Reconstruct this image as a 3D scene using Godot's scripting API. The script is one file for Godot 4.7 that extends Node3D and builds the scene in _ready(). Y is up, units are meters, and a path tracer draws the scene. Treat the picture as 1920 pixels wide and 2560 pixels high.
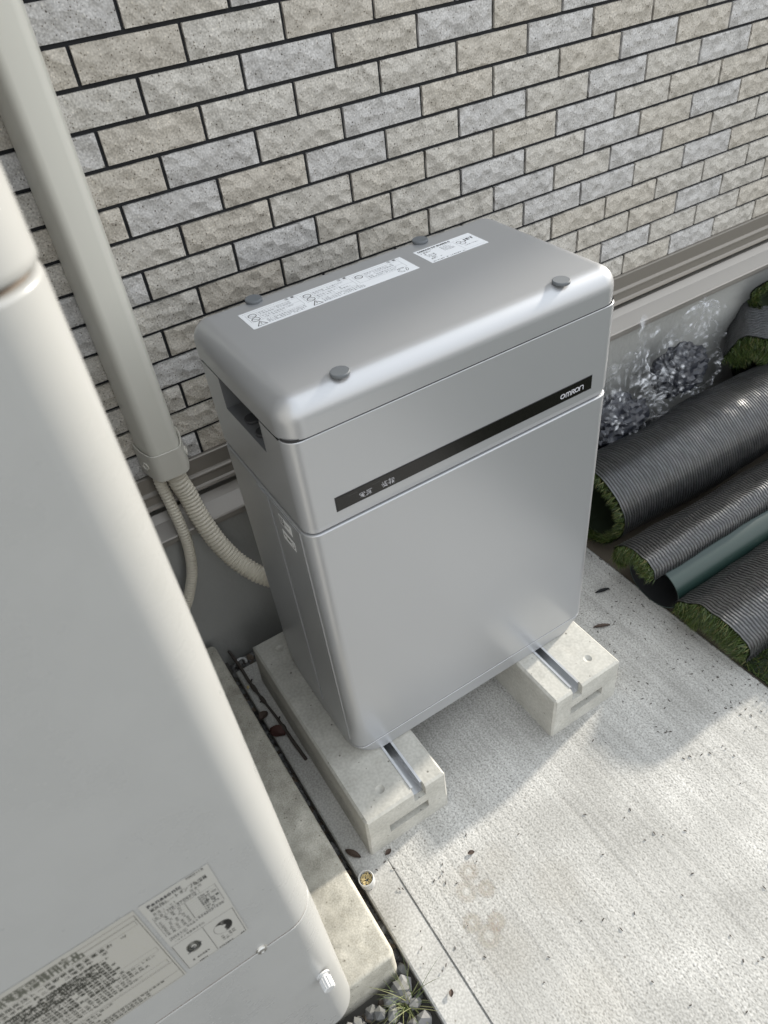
extends Node3D
# A grey storage battery standing on two concrete blocks against a tiled house wall,
# a tall water heater tank in the foreground and rolled artificial turf on the right.
# Axes: x along the wall, y up, z out of the wall; metres; y = 0 is the concrete path.

var rng := RandomNumberGenerator.new()
const PITCH := 0.15
const ROW := 0.04955
const ROW0 := 1.1213
var M := {}
# camera: right, down and forward directions, place, focal length (24 mm sensor height), field of view
const CAM := [0.84059, -0.10154, 0.53207, -0.42074, -0.74103, 0.52330, 0.34115, -0.66375, -0.66563, -0.22574, 1.25707, 1.12733, 17.22467, 69.72794]

# ------------------------------------------------------------------ helpers
func lin(r: float, g: float, b: float, a := 1.0) -> Color:
	return Color(r, g, b, a).linear_to_srgb() if a == 1.0 else Color(Color(r, g, b).linear_to_srgb(), a)

func mat(c: Color, rough := 0.7, metal := 0.0) -> StandardMaterial3D:
	var m := StandardMaterial3D.new()
	m.albedo_color = c
	m.roughness = rough
	m.metallic = metal
	return m

func begin() -> SurfaceTool:
	var st := SurfaceTool.new()
	st.begin(Mesh.PRIMITIVE_TRIANGLES)
	return st

func tag(o: Node, label: String, category := "", group := "", kind := "") -> Node:
	o.set_meta("label", label)
	if category:
		o.set_meta("category", category)
	if group:
		o.set_meta("group", group)
	if kind:
		o.set_meta("kind", kind)
	return o

func thing(called: String, at: Vector3, label: String, category: String, group := "") -> Node3D:
	var o := Node3D.new()
	o.name = called
	add_child(o, true)
	o.position = at
	tag(o, label, category, group)
	return o

# a part whose mesh is written in scene coordinates, under a thing that stands at its base
func part(called: String, mesh: Mesh, m: Material, parent: Node3D, label := "") -> MeshInstance3D:
	var o := MeshInstance3D.new()
	o.name = called
	o.mesh = mesh
	o.material_override = m
	parent.add_child(o, true)
	if parent != self:
		var off := parent.position
		var up := parent.get_parent()
		if up is Node3D and up != self:
			off += (up as Node3D).position
		o.position = -off
	if label:
		o.set_meta("label", label)
	return o

func lone(called: String, mesh: Mesh, m: Material, label: String, category: String, group := "", kind := "") -> MeshInstance3D:
	var o := part(called, mesh, m, self)
	tag(o, label, category, group, kind)
	return o

# corners run counter-clockwise seen from outside
func quad(st: SurfaceTool, a: Vector3, b: Vector3, c: Vector3, d: Vector3, uv := []) -> void:
	var n := (b - a).cross(c - a)
	if n.length_squared() < 1e-18:
		n = (c - a).cross(d - a)
	n = n.normalized()
	var p := [a, c, b, a, d, c]
	var u := [0, 2, 1, 0, 3, 2]
	for i in 6:
		st.set_normal(n)
		if uv.size() == 4:
			st.set_uv(uv[u[i]])
		st.add_vertex(p[i])

func tri(st: SurfaceTool, a: Vector3, b: Vector3, c: Vector3, na: Vector3, nb: Vector3, nc: Vector3) -> void:
	st.set_normal(na)
	st.add_vertex(a)
	st.set_normal(nc)
	st.add_vertex(c)
	st.set_normal(nb)
	st.add_vertex(b)

func box(st: SurfaceTool, lo: Vector3, hi: Vector3) -> void:
	var p := []
	for i in 8:
		p.append(Vector3(hi.x if i & 1 else lo.x, hi.y if i & 2 else lo.y, hi.z if i & 4 else lo.z))
	quad(st, p[4], p[5], p[7], p[6])
	quad(st, p[1], p[0], p[2], p[3])
	quad(st, p[5], p[1], p[3], p[7])
	quad(st, p[0], p[4], p[6], p[2])
	quad(st, p[6], p[7], p[3], p[2])
	quad(st, p[0], p[1], p[5], p[4])

# outline of a rounded rectangle: [point, normal] pairs, running front, right, back, left
func outline(x0: float, x1: float, z0: float, z1: float, r: float, n := 10) -> Array:
	var out := []
	var cs := [[x1 - r, z1 - r, 90.0], [x1 - r, z0 + r, 0.0], [x0 + r, z0 + r, -90.0], [x0 + r, z1 - r, 180.0]]
	for c in cs:
		for i in n + 1:
			var a := deg_to_rad(c[2] - 90.0 * i / n)
			var d := Vector2(cos(a), sin(a))
			out.append([Vector2(c[0], c[1]) + d * r, d])
	return out

# rings: [y, inset, tilt in degrees, corner radius if not the usual]; a ring repeated with another tilt makes a sharp edge
func stack(st: SurfaceTool, ext: Array, r: float, rings: Array, top := true, bottom := true, skip := []) -> void:
	var sets := []
	for k in rings:
		var ins: float = k[1]
		sets.append(outline(ext[0] + ins, ext[1] - ins, ext[2] + ins, ext[3] - ins, k[3] if k.size() > 3 else maxf(r - ins, 0.002)))
	for k in rings.size() - 1:
		if absf(rings[k][0] - rings[k + 1][0]) < 1e-6 and absf(rings[k][1] - rings[k + 1][1]) < 1e-6:
			continue
		var lo: Array = sets[k]
		var hi: Array = sets[k + 1]
		var t0 := deg_to_rad(rings[k][2])
		var t1 := deg_to_rad(rings[k + 1][2])
		for i in lo.size():
			var j: int = (i + 1) % lo.size()
			if skip.size() == 2 and i == skip[0] and k >= skip[1]:
				continue
			var q := []
			for e in [[lo[i], rings[k][0], t0], [lo[j], rings[k][0], t0], [hi[j], rings[k + 1][0], t1], [hi[i], rings[k + 1][0], t1]]:
				var p2: Vector2 = e[0][0]
				var d: Vector2 = e[0][1]
				q.append([Vector3(p2.x, e[1], p2.y), Vector3(d.x * cos(e[2]), sin(e[2]), d.y * cos(e[2]))])
			tri(st, q[0][0], q[1][0], q[2][0], q[0][1], q[1][1], q[2][1])
			tri(st, q[0][0], q[2][0], q[3][0], q[0][1], q[2][1], q[3][1])
	for e in [[top, sets.size() - 1, 1.0], [bottom, 0, -1.0]]:
		if not e[0]:
			continue
		var s: Array = sets[e[1]]
		var y: float = rings[e[1]][0]
		var nn := Vector3(0, e[2], 0)
		var c := Vector3((ext[0] + ext[1]) * 0.5, y, (ext[2] + ext[3]) * 0.5)
		for i in s.size():
			var j: int = (i + 1) % s.size()
			var a := Vector3(s[i][0].x, y, s[i][0].y)
			var b := Vector3(s[j][0].x, y, s[j][0].y)
			if e[2] > 0:
				tri(st, a, b, c, nn, nn, nn)
			else:
				tri(st, b, a, c, nn, nn, nn)

# rounding rings between a side and a cap: going up (sign 1) or down (sign -1) from y
func rounding(y: float, r: float, s: float, n := 8, from_inset := 0.0) -> Array:
	var out := []
	for i in n + 1:
		var a := PI * 0.5 * i / n
		out.append([y + s * r * sin(a), from_inset + r * (1.0 - cos(a)), s * rad_to_deg(a)])
	return out

# lathe about an axis: profile of (radius, height) pairs
func lathe(st: SurfaceTool, at: Vector3, axis: Vector3, prof: Array, n := 20, wob := 0.0, ribs := 0) -> void:
	axis = axis.normalized()
	var u := axis.cross(Vector3.RIGHT if absf(axis.x) < 0.8 else Vector3.UP).normalized()
	var v := axis.cross(u)
	for k in prof.size() - 1:
		for i in n:
			var q := []
			for e in [[k, i], [k, i + 1], [k + 1, i + 1], [k + 1, i]]:
				var a: float = TAU * e[1] / n
				var rr: float = prof[e[0]].x
				if ribs > 0 and prof[e[0]].x > 0.0:
					rr *= 1.0 + wob * (1.0 if int(e[1]) % 2 == 0 else -1.0)
				q.append(at + (u * cos(a) + v * sin(a)) * rr + axis * prof[e[0]].y)
			quad(st, q[0], q[1], q[2], q[3])

func disc_cap(st: SurfaceTool, at: Vector3, axis: Vector3, r: float, h: float, n := 24) -> void:
	lathe(st, at, axis, [Vector2(r * 0.98, 0), Vector2(r, h * 0.3), Vector2(r, h * 0.75), Vector2(r * 0.93, h), Vector2(0.0001, h)], n)

# tube along a path
func tube(st: SurfaceTool, pts: Array, rad: Array, n := 14) -> void:
	var side := Vector3.ZERO
	var rings := []
	for i in pts.size():
		var t: Vector3 = (pts[mini(i + 1, pts.size() - 1)] - pts[maxi(i - 1, 0)]).normalized()
		if side == Vector3.ZERO:
			side = t.cross(Vector3(0.31, 0.2, 0.93)).normalized()
		side = (side - t * side.dot(t)).normalized()
		var up := t.cross(side)
		var ring := []
		for k in n:
			var a := TAU * k / n
			var d := side * cos(a) + up * sin(a)
			ring.append([pts[i] + d * rad[i], d])
		rings.append(ring)
	for i in rings.size() - 1:
		for k in n:
			var j := (k + 1) % n
			var a = rings[i][k]
			var b = rings[i][j]
			var c = rings[i + 1][j]
			var d = rings[i + 1][k]
			tri(st, a[0], b[0], c[0], a[1], b[1], c[1])
			tri(st, a[0], c[0], d[0], a[1], c[1], d[1])
	for e in [[0, true], [rings.size() - 1, false]]:
		for k in n:
			var j := (k + 1) % n
			var nn: Vector3 = (pts[0] - pts[1]).normalized() if e[1] else (pts[-1] - pts[-2]).normalized()
			tri(st, pts[e[0]], rings[e[0]][j][0] if e[1] else rings[e[0]][k][0], rings[e[0]][k][0] if e[1] else rings[e[0]][j][0], nn, nn, nn)

func curve_points(ctrl: Array, step: float) -> Array:
	var c := Curve3D.new()
	c.bake_interval = step
	for i in ctrl.size():
		var a: Vector3 = ctrl[maxi(i - 1, 0)]
		var b: Vector3 = ctrl[mini(i + 1, ctrl.size() - 1)]
		var t := (b - a) / 6.0
		c.add_point(ctrl[i], -t, t)
	var out := []
	var l := c.get_baked_length()
	var n := int(l / step)
	for i in n + 1:
		out.append(c.sample_baked(l * i / n))
	return out

# a profile of (y, z) points swept along x
func sweep_x(st: SurfaceTool, prof: Array, x0: float, x1: float, caps := true) -> void:
	for i in prof.size() - 1:
		var a: Vector2 = prof[i]
		var b: Vector2 = prof[i + 1]
		quad(st, Vector3(x0, b.x, b.y), Vector3(x1, b.x, b.y), Vector3(x1, a.x, a.y), Vector3(x0, a.x, a.y))
	if caps:
		var pg := PackedVector2Array()
		for p in prof:
			pg.append(p)
		var ix := Geometry2D.triangulate_polygon(pg)
		for i in range(0, ix.size(), 3):
			for e in [[x0, Vector3.LEFT], [x1, Vector3.RIGHT]]:
				for k in 3:
					st.set_normal(e[1])
					var p: Vector2 = pg[ix[i + k]]
					st.add_vertex(Vector3(e[0], p.x, p.y))

# ------------------------------------------------------------------ pictures
func noise_bytes(size: int, freq: float, sd: int, oct := 3, kind := FastNoiseLite.TYPE_SIMPLEX_SMOOTH) -> PackedByteArray:
	var f := FastNoiseLite.new()
	f.seed = sd
	f.frequency = freq
	f.noise_type = kind
	f.fractal_octaves = oct
	if oct <= 1:
		f.fractal_type = FastNoiseLite.FRACTAL_NONE
	if kind == FastNoiseLite.TYPE_CELLULAR:
		f.cellular_return_type = FastNoiseLite.RETURN_DISTANCE
		f.cellular_jitter = 0.9
	return f.get_seamless_image(size, size, false, false, 0.12, true).get_data()

func tex(img: Image, mip := true) -> ImageTexture:
	if mip:
		img.generate_mipmaps()
	return ImageTexture.create_from_image(img)

func blot(d: PackedByteArray, size: int, ch: int, cx: float, cy: float, r: float, to: Array, amount: float) -> void:
	var x0 := int(floor(cx - r))
	var y0 := int(floor(cy - r))
	for y in range(y0, int(cy + r) + 2):
		for x in range(x0, int(cx + r) + 2):
			var q := Vector2(x - cx, y - cy).length() / r
			if q >= 1.0:
				continue
			var a := amount * minf(1.0, (1.0 - q) * 2.0)
			var i := (posmod(y, size) * size + posmod(x, size)) * ch
			for k in ch:
				d[i + k] = int(lerpf(d[i + k], to[k], a))

# --- strokes: each sign is a list of lines on a ten by ten grid, four digits a line
const SIGN := {
	"家": "5051 1181 1113 8183 2373 4315 4357 5738 3518 5548 7445 5588", "庭": "4041 1181 1118 1809 3373 5355 3575 4757 2488",
	"用": "1181 1109 8189 1383 1585 5159", "ヒ": "2118 1888 2575", "ー": "1585", "ト": "3139 3376", "ポ": "1383 5159 3527 6587 8091",
	"ン": "1233 1983", "プ": "1282 8259 5938 8091", "給": "3013 3064 2353 1555 3539 1517 6441 6499 5585 5659 8689 5989",
	"湯": "1122 0314 0917 4181 4144 8184 4484 4282 3696 5639 6659 8668 9679", "機": "2029 0343 2317 2336 5159 6488 7179 4686 4181 4383 5588",
	"貯": "1141 1117 4147 1343 1545 1747 0929 3849 6061 5191 5153 9193 5494 7479 7959", "ユ": "2272 7278 1898", "ニ": "2373 1888",
	"ッ": "1427 4357 8369", "屋": "1181 1118 1809 8183 1383 3585 5547 7588 2999 5559", "外": "3119 2353 5329 6169 6487",
	"年": "3013 2282 1595 2575 5159 2555 2225", "製": "2120 1141 0353 3035 6163 8084 1686 4649 4689 3919", "電": "1181 5155 1113 8183 0393 2474 2777 2477 7477 2575 5458 5899",
	"源": "1122 0314 0917 3191 3128 2819 4373 4346 7376 4575 4676 6669 5738 7788", "情": "2029 0315 3335 4191 4383 3595 6065 4689 4649 8689 4787 4888",
	"報": "0141 2022 3036 1343 0545 0747 2539 6169 6191 9194 9463 6586 6699 9669", "注": "1122 0314 0917 5061 3292 3585 2999 6269", "意": "5051 1181 3133 6163 0393 2474 2777 2477 7477 2575 1829 3848 4979 8899",
	"品": "2161 2124 6164 2464 0545 0509 4549 0949 5595 5559 9599 5999", "番": "1080 5056 1484 5319 5589 2575 2529 7579 2979 2777", "号": "2171 2174 2474 0595 3536 3676 7679",
	"株": "2029 0343 2317 2336 5191 4494 7079 7448 7498", "式": "0292 5061 6189 2565 4548 1959", "会": "5014 5094 3474 1686 4629 2979 7689", "社": "1021 0343 4317 2529 5594 7179 4999",
	"松": "2029 0343 2317 6143 7194 6759 5989", "線": "2013 1333 3317 2529 0989 4181 4184 8184 4284 6069 4849 8599", "圧": "1191 1109 3585 5259 2999", "質": "0141 5191 2529 2575 7579 2979 2676",
	"量": "2171 2123 7173 2272 0494 2575 2777 2577 5559 0999", "水": "5059 1343 4319 8163 6399", "力": "1383 8379 4049 4319", "定": "5051 1181 1113 3373 5358 5575 3519 8989", "格": "2029 0343 2317 6143 7194 5589 5659",
}

func stroke(img: Image, a: Vector2, b: Vector2, col: Color, w: float) -> void:
	var l := a.distance_to(b)
	var n := int(maxf(1.0, l / maxf(0.7, w * 0.4)))
	var s := int(maxf(1.0, round(w)))
	for i in n + 1:
		var p := a.lerp(b, float(i) / n)
		img.fill_rect(Rect2i(int(p.x - s * 0.5), int(p.y - s * 0.5), s, s), col)

func sign_at(img: Image, ch: String, at: Vector2, sz: Vector2, col: Color, w: float) -> void:
	if not SIGN.has(ch):
		return
	for s: String in SIGN[ch].split(" "):
		if s.length() < 4:
			continue
		var a := Vector2(s[0].to_int(), s[1].to_int()) / 9.5 * sz + at
		var b := Vector2(s[2].to_int(), s[3].to_int()) / 9.5 * sz + at
		stroke(img, a, b, col, w)

func words_at(img: Image, text: String, at: Vector2, sz: Vector2, adv: float, col: Color, w: float) -> void:
	for i in text.length():
		sign_at(img, text[i], at + Vector2(adv * i, 0), sz, col, w)

# close rows of small print
func print_lines(img: Image, r: Rect2, rows: int, col: Color, w: float, fill := 0.9, sd := 1) -> void:
	var g := RandomNumberGenerator.new()
	g.seed = sd
	var keys := SIGN.keys()
	var h := r.size.y / rows
	for k in rows:
		var x := r.position.x
		var stop := r.position.x + r.size.x * g.randf_range(fill - 0.25, fill)
		while x < stop:
			if g.randf() > 0.06:
				sign_at(img, keys[g.randi() % keys.size()], Vector2(x, r.position.y + h * k), Vector2(h * 0.78, h * 0.72), col, w)
			x += h * 0.9

func frame_line(img: Image, r: Rect2, col: Color, w: float) -> void:
	var p := r.position
	var e := r.end
	stroke(img, p, Vector2(e.x, p.y), col, w)
	stroke(img, Vector2(e.x, p.y), e, col, w)
	stroke(img, e, Vector2(p.x, e.y), col, w)
	stroke(img, Vector2(p.x, e.y), p, col, w)

func ring_line(img: Image, c: Vector2, r: Vector2, col: Color, w: float, a0 := 0.0, a1 := TAU) -> void:
	for i in 60:
		var a := lerpf(a0, a1, i / 60.0)
		var b := lerpf(a0, a1, (i + 1) / 60.0)
		stroke(img, c + Vector2(cos(a), sin(a)) * r, c + Vector2(cos(b), sin(b)) * r, col, w)

var fonts := {}
func lettering(parent: Node3D, text: String, at: Vector3, h: float, width: float, m: Material, basis := Basis.IDENTITY, bold := false) -> void:
	var t := TextMesh.new()
	t.text = text
	var f := SystemFont.new()
	f.font_names = PackedStringArray(["Droid Sans"])
	if bold:
		f.font_weight = 700
	t.font = f
	t.font_size = 32
	t.pixel_size = h / 32.0 / 0.72
	t.depth = 0.0003
	t.curve_step = 4.0
	t.horizontal_alignment = HORIZONTAL_ALIGNMENT_LEFT
	t.vertical_alignment = VERTICAL_ALIGNMENT_BOTTOM
	var o := MeshInstance3D.new()
	o.name = "lettering"
	o.mesh = t
	o.material_override = m
	parent.add_child(o, true)
	var bb := t.get_aabb()
	var sx := 1.0 if width <= 0.0 else width / maxf(bb.size.x, 1e-5)
	var off := parent.position
	var up := parent.get_parent()
	if up is Node3D and up != self:
		off += (up as Node3D).position
	var b := basis * Basis.from_scale(Vector3(sx, 1, 1))
	o.transform = Transform3D(b, at - off - b * Vector3(bb.position.x, bb.position.y, 0))

# ------------------------------------------------------------------ materials
func make_materials() -> void:
	# stoneware tile: speckles, and the relief of its split face
	var S := 768
	var n1 := noise_bytes(S, 0.011, 3, 4)
	var n2 := noise_bytes(S, 0.16, 4, 2)
	var d := PackedByteArray()
	d.resize(S * S * 3)
	for i in S * S:
		var v := 202.0 + (n1[i] - 128) * 0.09 + (n2[i] - 128) * 0.24
		d[i * 3] = clampi(int(v + 1), 0, 255)
		d[i * 3 + 1] = clampi(int(v), 0, 255)
		d[i * 3 + 2] = clampi(int(v - 2), 0, 255)
	rng.seed = 11
	for i in 3400:
		blot(d, S, 3, rng.randf() * S, rng.randf() * S, rng.randf_range(0.9, 1.9), [82, 74, 64], rng.randf_range(0.25, 0.75))
	for i in 750:
		blot(d, S, 3, rng.randf() * S, rng.randf() * S, rng.randf_range(1.0, 2.1), [58, 52, 46], rng.randf_range(0.4, 0.95))
	for i in 1600:
		blot(d, S, 3, rng.randf() * S, rng.randf() * S, rng.randf_range(1.2, 2.8), [248, 246, 240], rng.randf_range(0.3, 0.8))
	var tile_tex := tex(Image.create_from_data(S, S, false, Image.FORMAT_RGB8, d))
	var h1 := noise_bytes(S, 0.030, 7, 1, FastNoiseLite.TYPE_CELLULAR)
	var h2 := noise_bytes(S, 0.012, 8, 3)
	var h3 := noise_bytes(S, 0.09, 9, 3)
	var hb := PackedByteArray()
	hb.resize(S * S)
	for i in S * S:
		hb[i] = clampi(int(pow(h1[i] / 255.0, 1.4) * 150.0 + h2[i] * 0.40 + (h3[i] - 128) * 0.07), 0, 255)
	var tile_h := tex(Image.create_from_data(S, S, false, Image.FORMAT_L8, hb))
	var tones := [[0.745, 0.735, 0.73], [0.735, 0.69, 0.62], [0.75, 0.72, 0.67], [0.71, 0.66, 0.585], [0.78, 0.755, 0.71], [0.74, 0.70, 0.635]]
	M.tiles = []
	for t in tones:
		var m := mat(lin(t[0], t[1], t[2]), 0.78)
		m.albedo_texture = tile_tex
		m.heightmap_enabled = true
		m.heightmap_texture = tile_h
		m.heightmap_scale = 0.95
		m.metallic_specular = 0.35
		M.tiles.append(m)
	M.mortar = mat(lin(0.016, 0.017, 0.02), 0.9)
	# brown base flashing
	M.flashing = mat(lin(0.20, 0.182, 0.158), 0.42, 0.35)
	M.ledge = mat(lin(0.30, 0.28, 0.255), 0.42, 0.3)
	var fz := noise_bytes(256, 0.05, 21, 4)
	var fh := tex(Image.create_from_data(256, 256, false, Image.FORMAT_L8, fz))
	M.foundation = mat(lin(0.30, 0.30, 0.285), 0.85)
	M.foundation.heightmap_enabled = true
	M.foundation.heightmap_texture = fh
	M.foundation.heightmap_scale = 0.05
	M.foundation.uv1_triplanar = true
	M.foundation.uv1_scale = Vector3.ONE * 4.0
	# path
	make_path_material()
	# precast block
	var B := 512
	var b1 := noise_bytes(B, 0.012, 31, 4)
	var b2 := noise_bytes(B, 0.12, 32, 2)
	var bd := PackedByteArray()
	bd.resize(B * B * 3)
	for i in B * B:
		var v := 205.0 + (b1[i] - 128) * 0.09 + (b2[i] - 128) * 0.10
		bd[i * 3] = clampi(int(v + 2), 0, 255)
		bd[i * 3 + 1] = clampi(int(v), 0, 255)
		bd[i * 3 + 2] = clampi(int(v - 8), 0, 255)
	for i in 90:
		blot(bd, B, 3, rng.randf() * B, rng.randf() * B, rng.randf_range(1.0, 2.6), [70, 66, 60], rng.randf_range(0.3, 0.9))
	for i in 40:
		blot(bd, B, 3, rng.randf() * B, rng.randf() * B, rng.randf_range(5.0, 18.0), [180, 172, 158], rng.randf_range(0.05, 0.15))
	M.block = mat(lin(0.64, 0.64, 0.635), 0.8)
	M.block.albedo_texture = tex(Image.create_from_data(B, B, false, Image.FORMAT_RGB8, bd))
	M.block.uv1_triplanar = true
	M.block.uv1_scale = Vector3.ONE * 2.2
	M.block.heightmap_enabled = true
	M.block.heightmap_texture = fh
	M.block.heightmap_scale = 0.06
	# weathered pad under the tank
	var w1 := noise_bytes(B, 0.010, 41, 5)
	var w2 := noise_bytes(B, 0.03, 42, 3)
	var w3 := noise_bytes(B, 0.22, 43, 2)
	for i in B * B:
		var v := 190.0 + (w1[i] - 128) * 0.20 + (w2[i] - 128) * 0.10 + (w3[i] - 128) * 0.18
		bd[i * 3] = clampi(int(v + 3), 0, 255)
		bd[i * 3 + 1] = clampi(int(v), 0, 255)
		bd[i * 3 + 2] = clampi(int(v - 11), 0, 255)
	for i in 300:
		blot(bd, B, 3, rng.randf() * B, rng.randf() * B, rng.randf_range(1.0, 2.4), [92, 86, 76], rng.randf_range(0.3, 0.8))
	M.pad = mat(lin(0.70, 0.69, 0.67), 0.85)
	M.pad.albedo_texture = tex(Image.create_from_data(B, B, false, Image.FORMAT_RGB8, bd))
	M.pad.uv1_triplanar = true
	M.pad.uv1_scale = Vector3.ONE * 2.6
	M.pad.heightmap_enabled = true
	M.pad.heightmap_texture = fh
	M.pad.heightmap_scale = 0.08
	# silver paint of the battery
	var k1 := noise_bytes(256, 0.45, 51, 1)
	var kt := tex(Image.create_from_data(256, 256, false, Image.FORMAT_L8, k1))
	M.silver = mat(lin(0.40, 0.407, 0.42), 0.37, 0.5)
	M.silver.clearcoat_enabled = true
	M.silver.clearcoat = 0.6
	M.silver.clearcoat_roughness = 0.22
	M.silver.heightmap_enabled = true
	M.silver.heightmap_texture = kt
	M.silver.heightmap_scale = 0.004
	M.silver.uv1_triplanar = true
	M.silver.uv1_scale = Vector3.ONE * 6.0
	M.seam = mat(lin(0.02, 0.02, 0.022), 0.7)  # shade of the seam gaps as colour; also colours the strip rim
	M.recess = mat(lin(0.17, 0.175, 0.185), 0.5, 0.5)
	M.rubber = mat(lin(0.115, 0.125, 0.135), 0.6)
	M.rubber_dark = mat(lin(0.035, 0.036, 0.04), 0.6)
	M.ink = mat(lin(0.03, 0.03, 0.03), 0.6)
	M.ink_faded = mat(lin(0.06, 0.06, 0.055), 0.7)
	M.white_ink = mat(lin(0.6, 0.6, 0.6), 0.5)
	# tank paint: smudges in its gloss, faint streaks in its colour
	var t1 := noise_bytes(B, 0.009, 61, 4)
	var t2 := noise_bytes(B, 0.05, 62, 3)
	var rd := PackedByteArray()
	rd.resize(B * B)
	for i in B * B:
		rd[i] = clampi(int(128 + (t1[i] - 128) * 0.32 + (t2[i] - 128) * 0.14), 0, 255)
	for i in 26:
		var c := Vector2(rng.randf() * B, rng.randf() * B)
		var dr := Vector2.from_angle(rng.randf_range(-0.9, 0.3)) * rng.randf_range(0.6, 1.4)
		for k in rng.randi_range(12, 46):
			c += dr
			dr = dr.rotated(rng.randf_range(-0.05, 0.05))
			blot(rd, B, 1, c.x, c.y, 1.3, [190], 0.10)
	var rt := tex(Image.create_from_data(B, B, false, Image.FORMAT_L8, rd))
	for i in B * B:
		var v := 233.0 + (t1[i] - 128) * 0.02
		bd[i * 3] = clampi(int(v + 1), 0, 255)
		bd[i * 3 + 1] = clampi(int(v), 0, 255)
		bd[i * 3 + 2] = clampi(int(v - 4), 0, 255)
	M.tank = mat(lin(0.41, 0.415, 0.418), 0.62)
	M.tank.albedo_texture = tex(Image.create_from_data(B, B, false, Image.FORMAT_RGB8, bd))
	M.tank.roughness_texture = rt
	M.tank.uv1_triplanar = true
	M.tank.uv1_scale = Vector3.ONE * 2.0
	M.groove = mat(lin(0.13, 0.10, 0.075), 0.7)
	M.duct = mat(lin(0.64, 0.625, 0.56), 0.42)
	M.collar = mat(lin(0.58, 0.56, 0.50), 0.5)
	M.hose = mat(lin(0.58, 0.54, 0.45), 0.42)
	M.zinc = mat(lin(0.62, 0.63, 0.64), 0.33, 0.9)
	M.steel = mat(lin(0.50, 0.49, 0.46), 0.35, 0.9)
	M.white_plastic = mat(lin(0.46, 0.46, 0.45), 0.45)
	M.backing = mat(Color.WHITE, 0.33, 0.58)
	M.backing.vertex_color_use_as_albedo = true
	M.backing.metallic_specular = 0.7
	M.pile = mat(Color.WHITE, 0.5)
	M.pile.vertex_color_use_as_albedo = true
	M.pile.backlight_enabled = true
	M.pile.backlight = Color(0.25, 0.3, 0.1)
	M.pile_base = mat(lin(0.010, 0.018, 0.005), 0.9)
	M.black = mat(lin(0.006, 0.007, 0.008), 0.8)
	M.sheet = mat(lin(0.010, 0.026, 0.022), 0.34)
	M.contents = mat(lin(0.016, 0.018, 0.026), 0.45)
	M.film = mat(Color(0.74, 0.77, 0.82, 0.22), 0.10)
	M.fold_glints = mat(Color(1, 1, 1, 1), 0.3)  # white for the highlights painted on the bag film
	M.fold_glints.vertex_color_use_as_albedo = true
	M.fold_glints.transparency = BaseMaterial3D.TRANSPARENCY_ALPHA
	M.fold_glints.metallic_specular = 1.0
	M.film.transparency = BaseMaterial3D.TRANSPARENCY_ALPHA
	M.film.metallic_specular = 1.0
	M.stone = mat(Color.WHITE, 0.8)
	M.stone.vertex_color_use_as_albedo = true
	M.leaf_brown = mat(lin(0.055, 0.036, 0.026), 0.75)
	M.leaf_red = mat(lin(0.05, 0.018, 0.013), 0.7)
	M.twig = mat(lin(0.045, 0.036, 0.03), 0.85)
	M.grit = mat(lin(0.50, 0.40, 0.20), 0.9)
	M.soil = mat(lin(0.09, 0.075, 0.055), 0.95)

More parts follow.
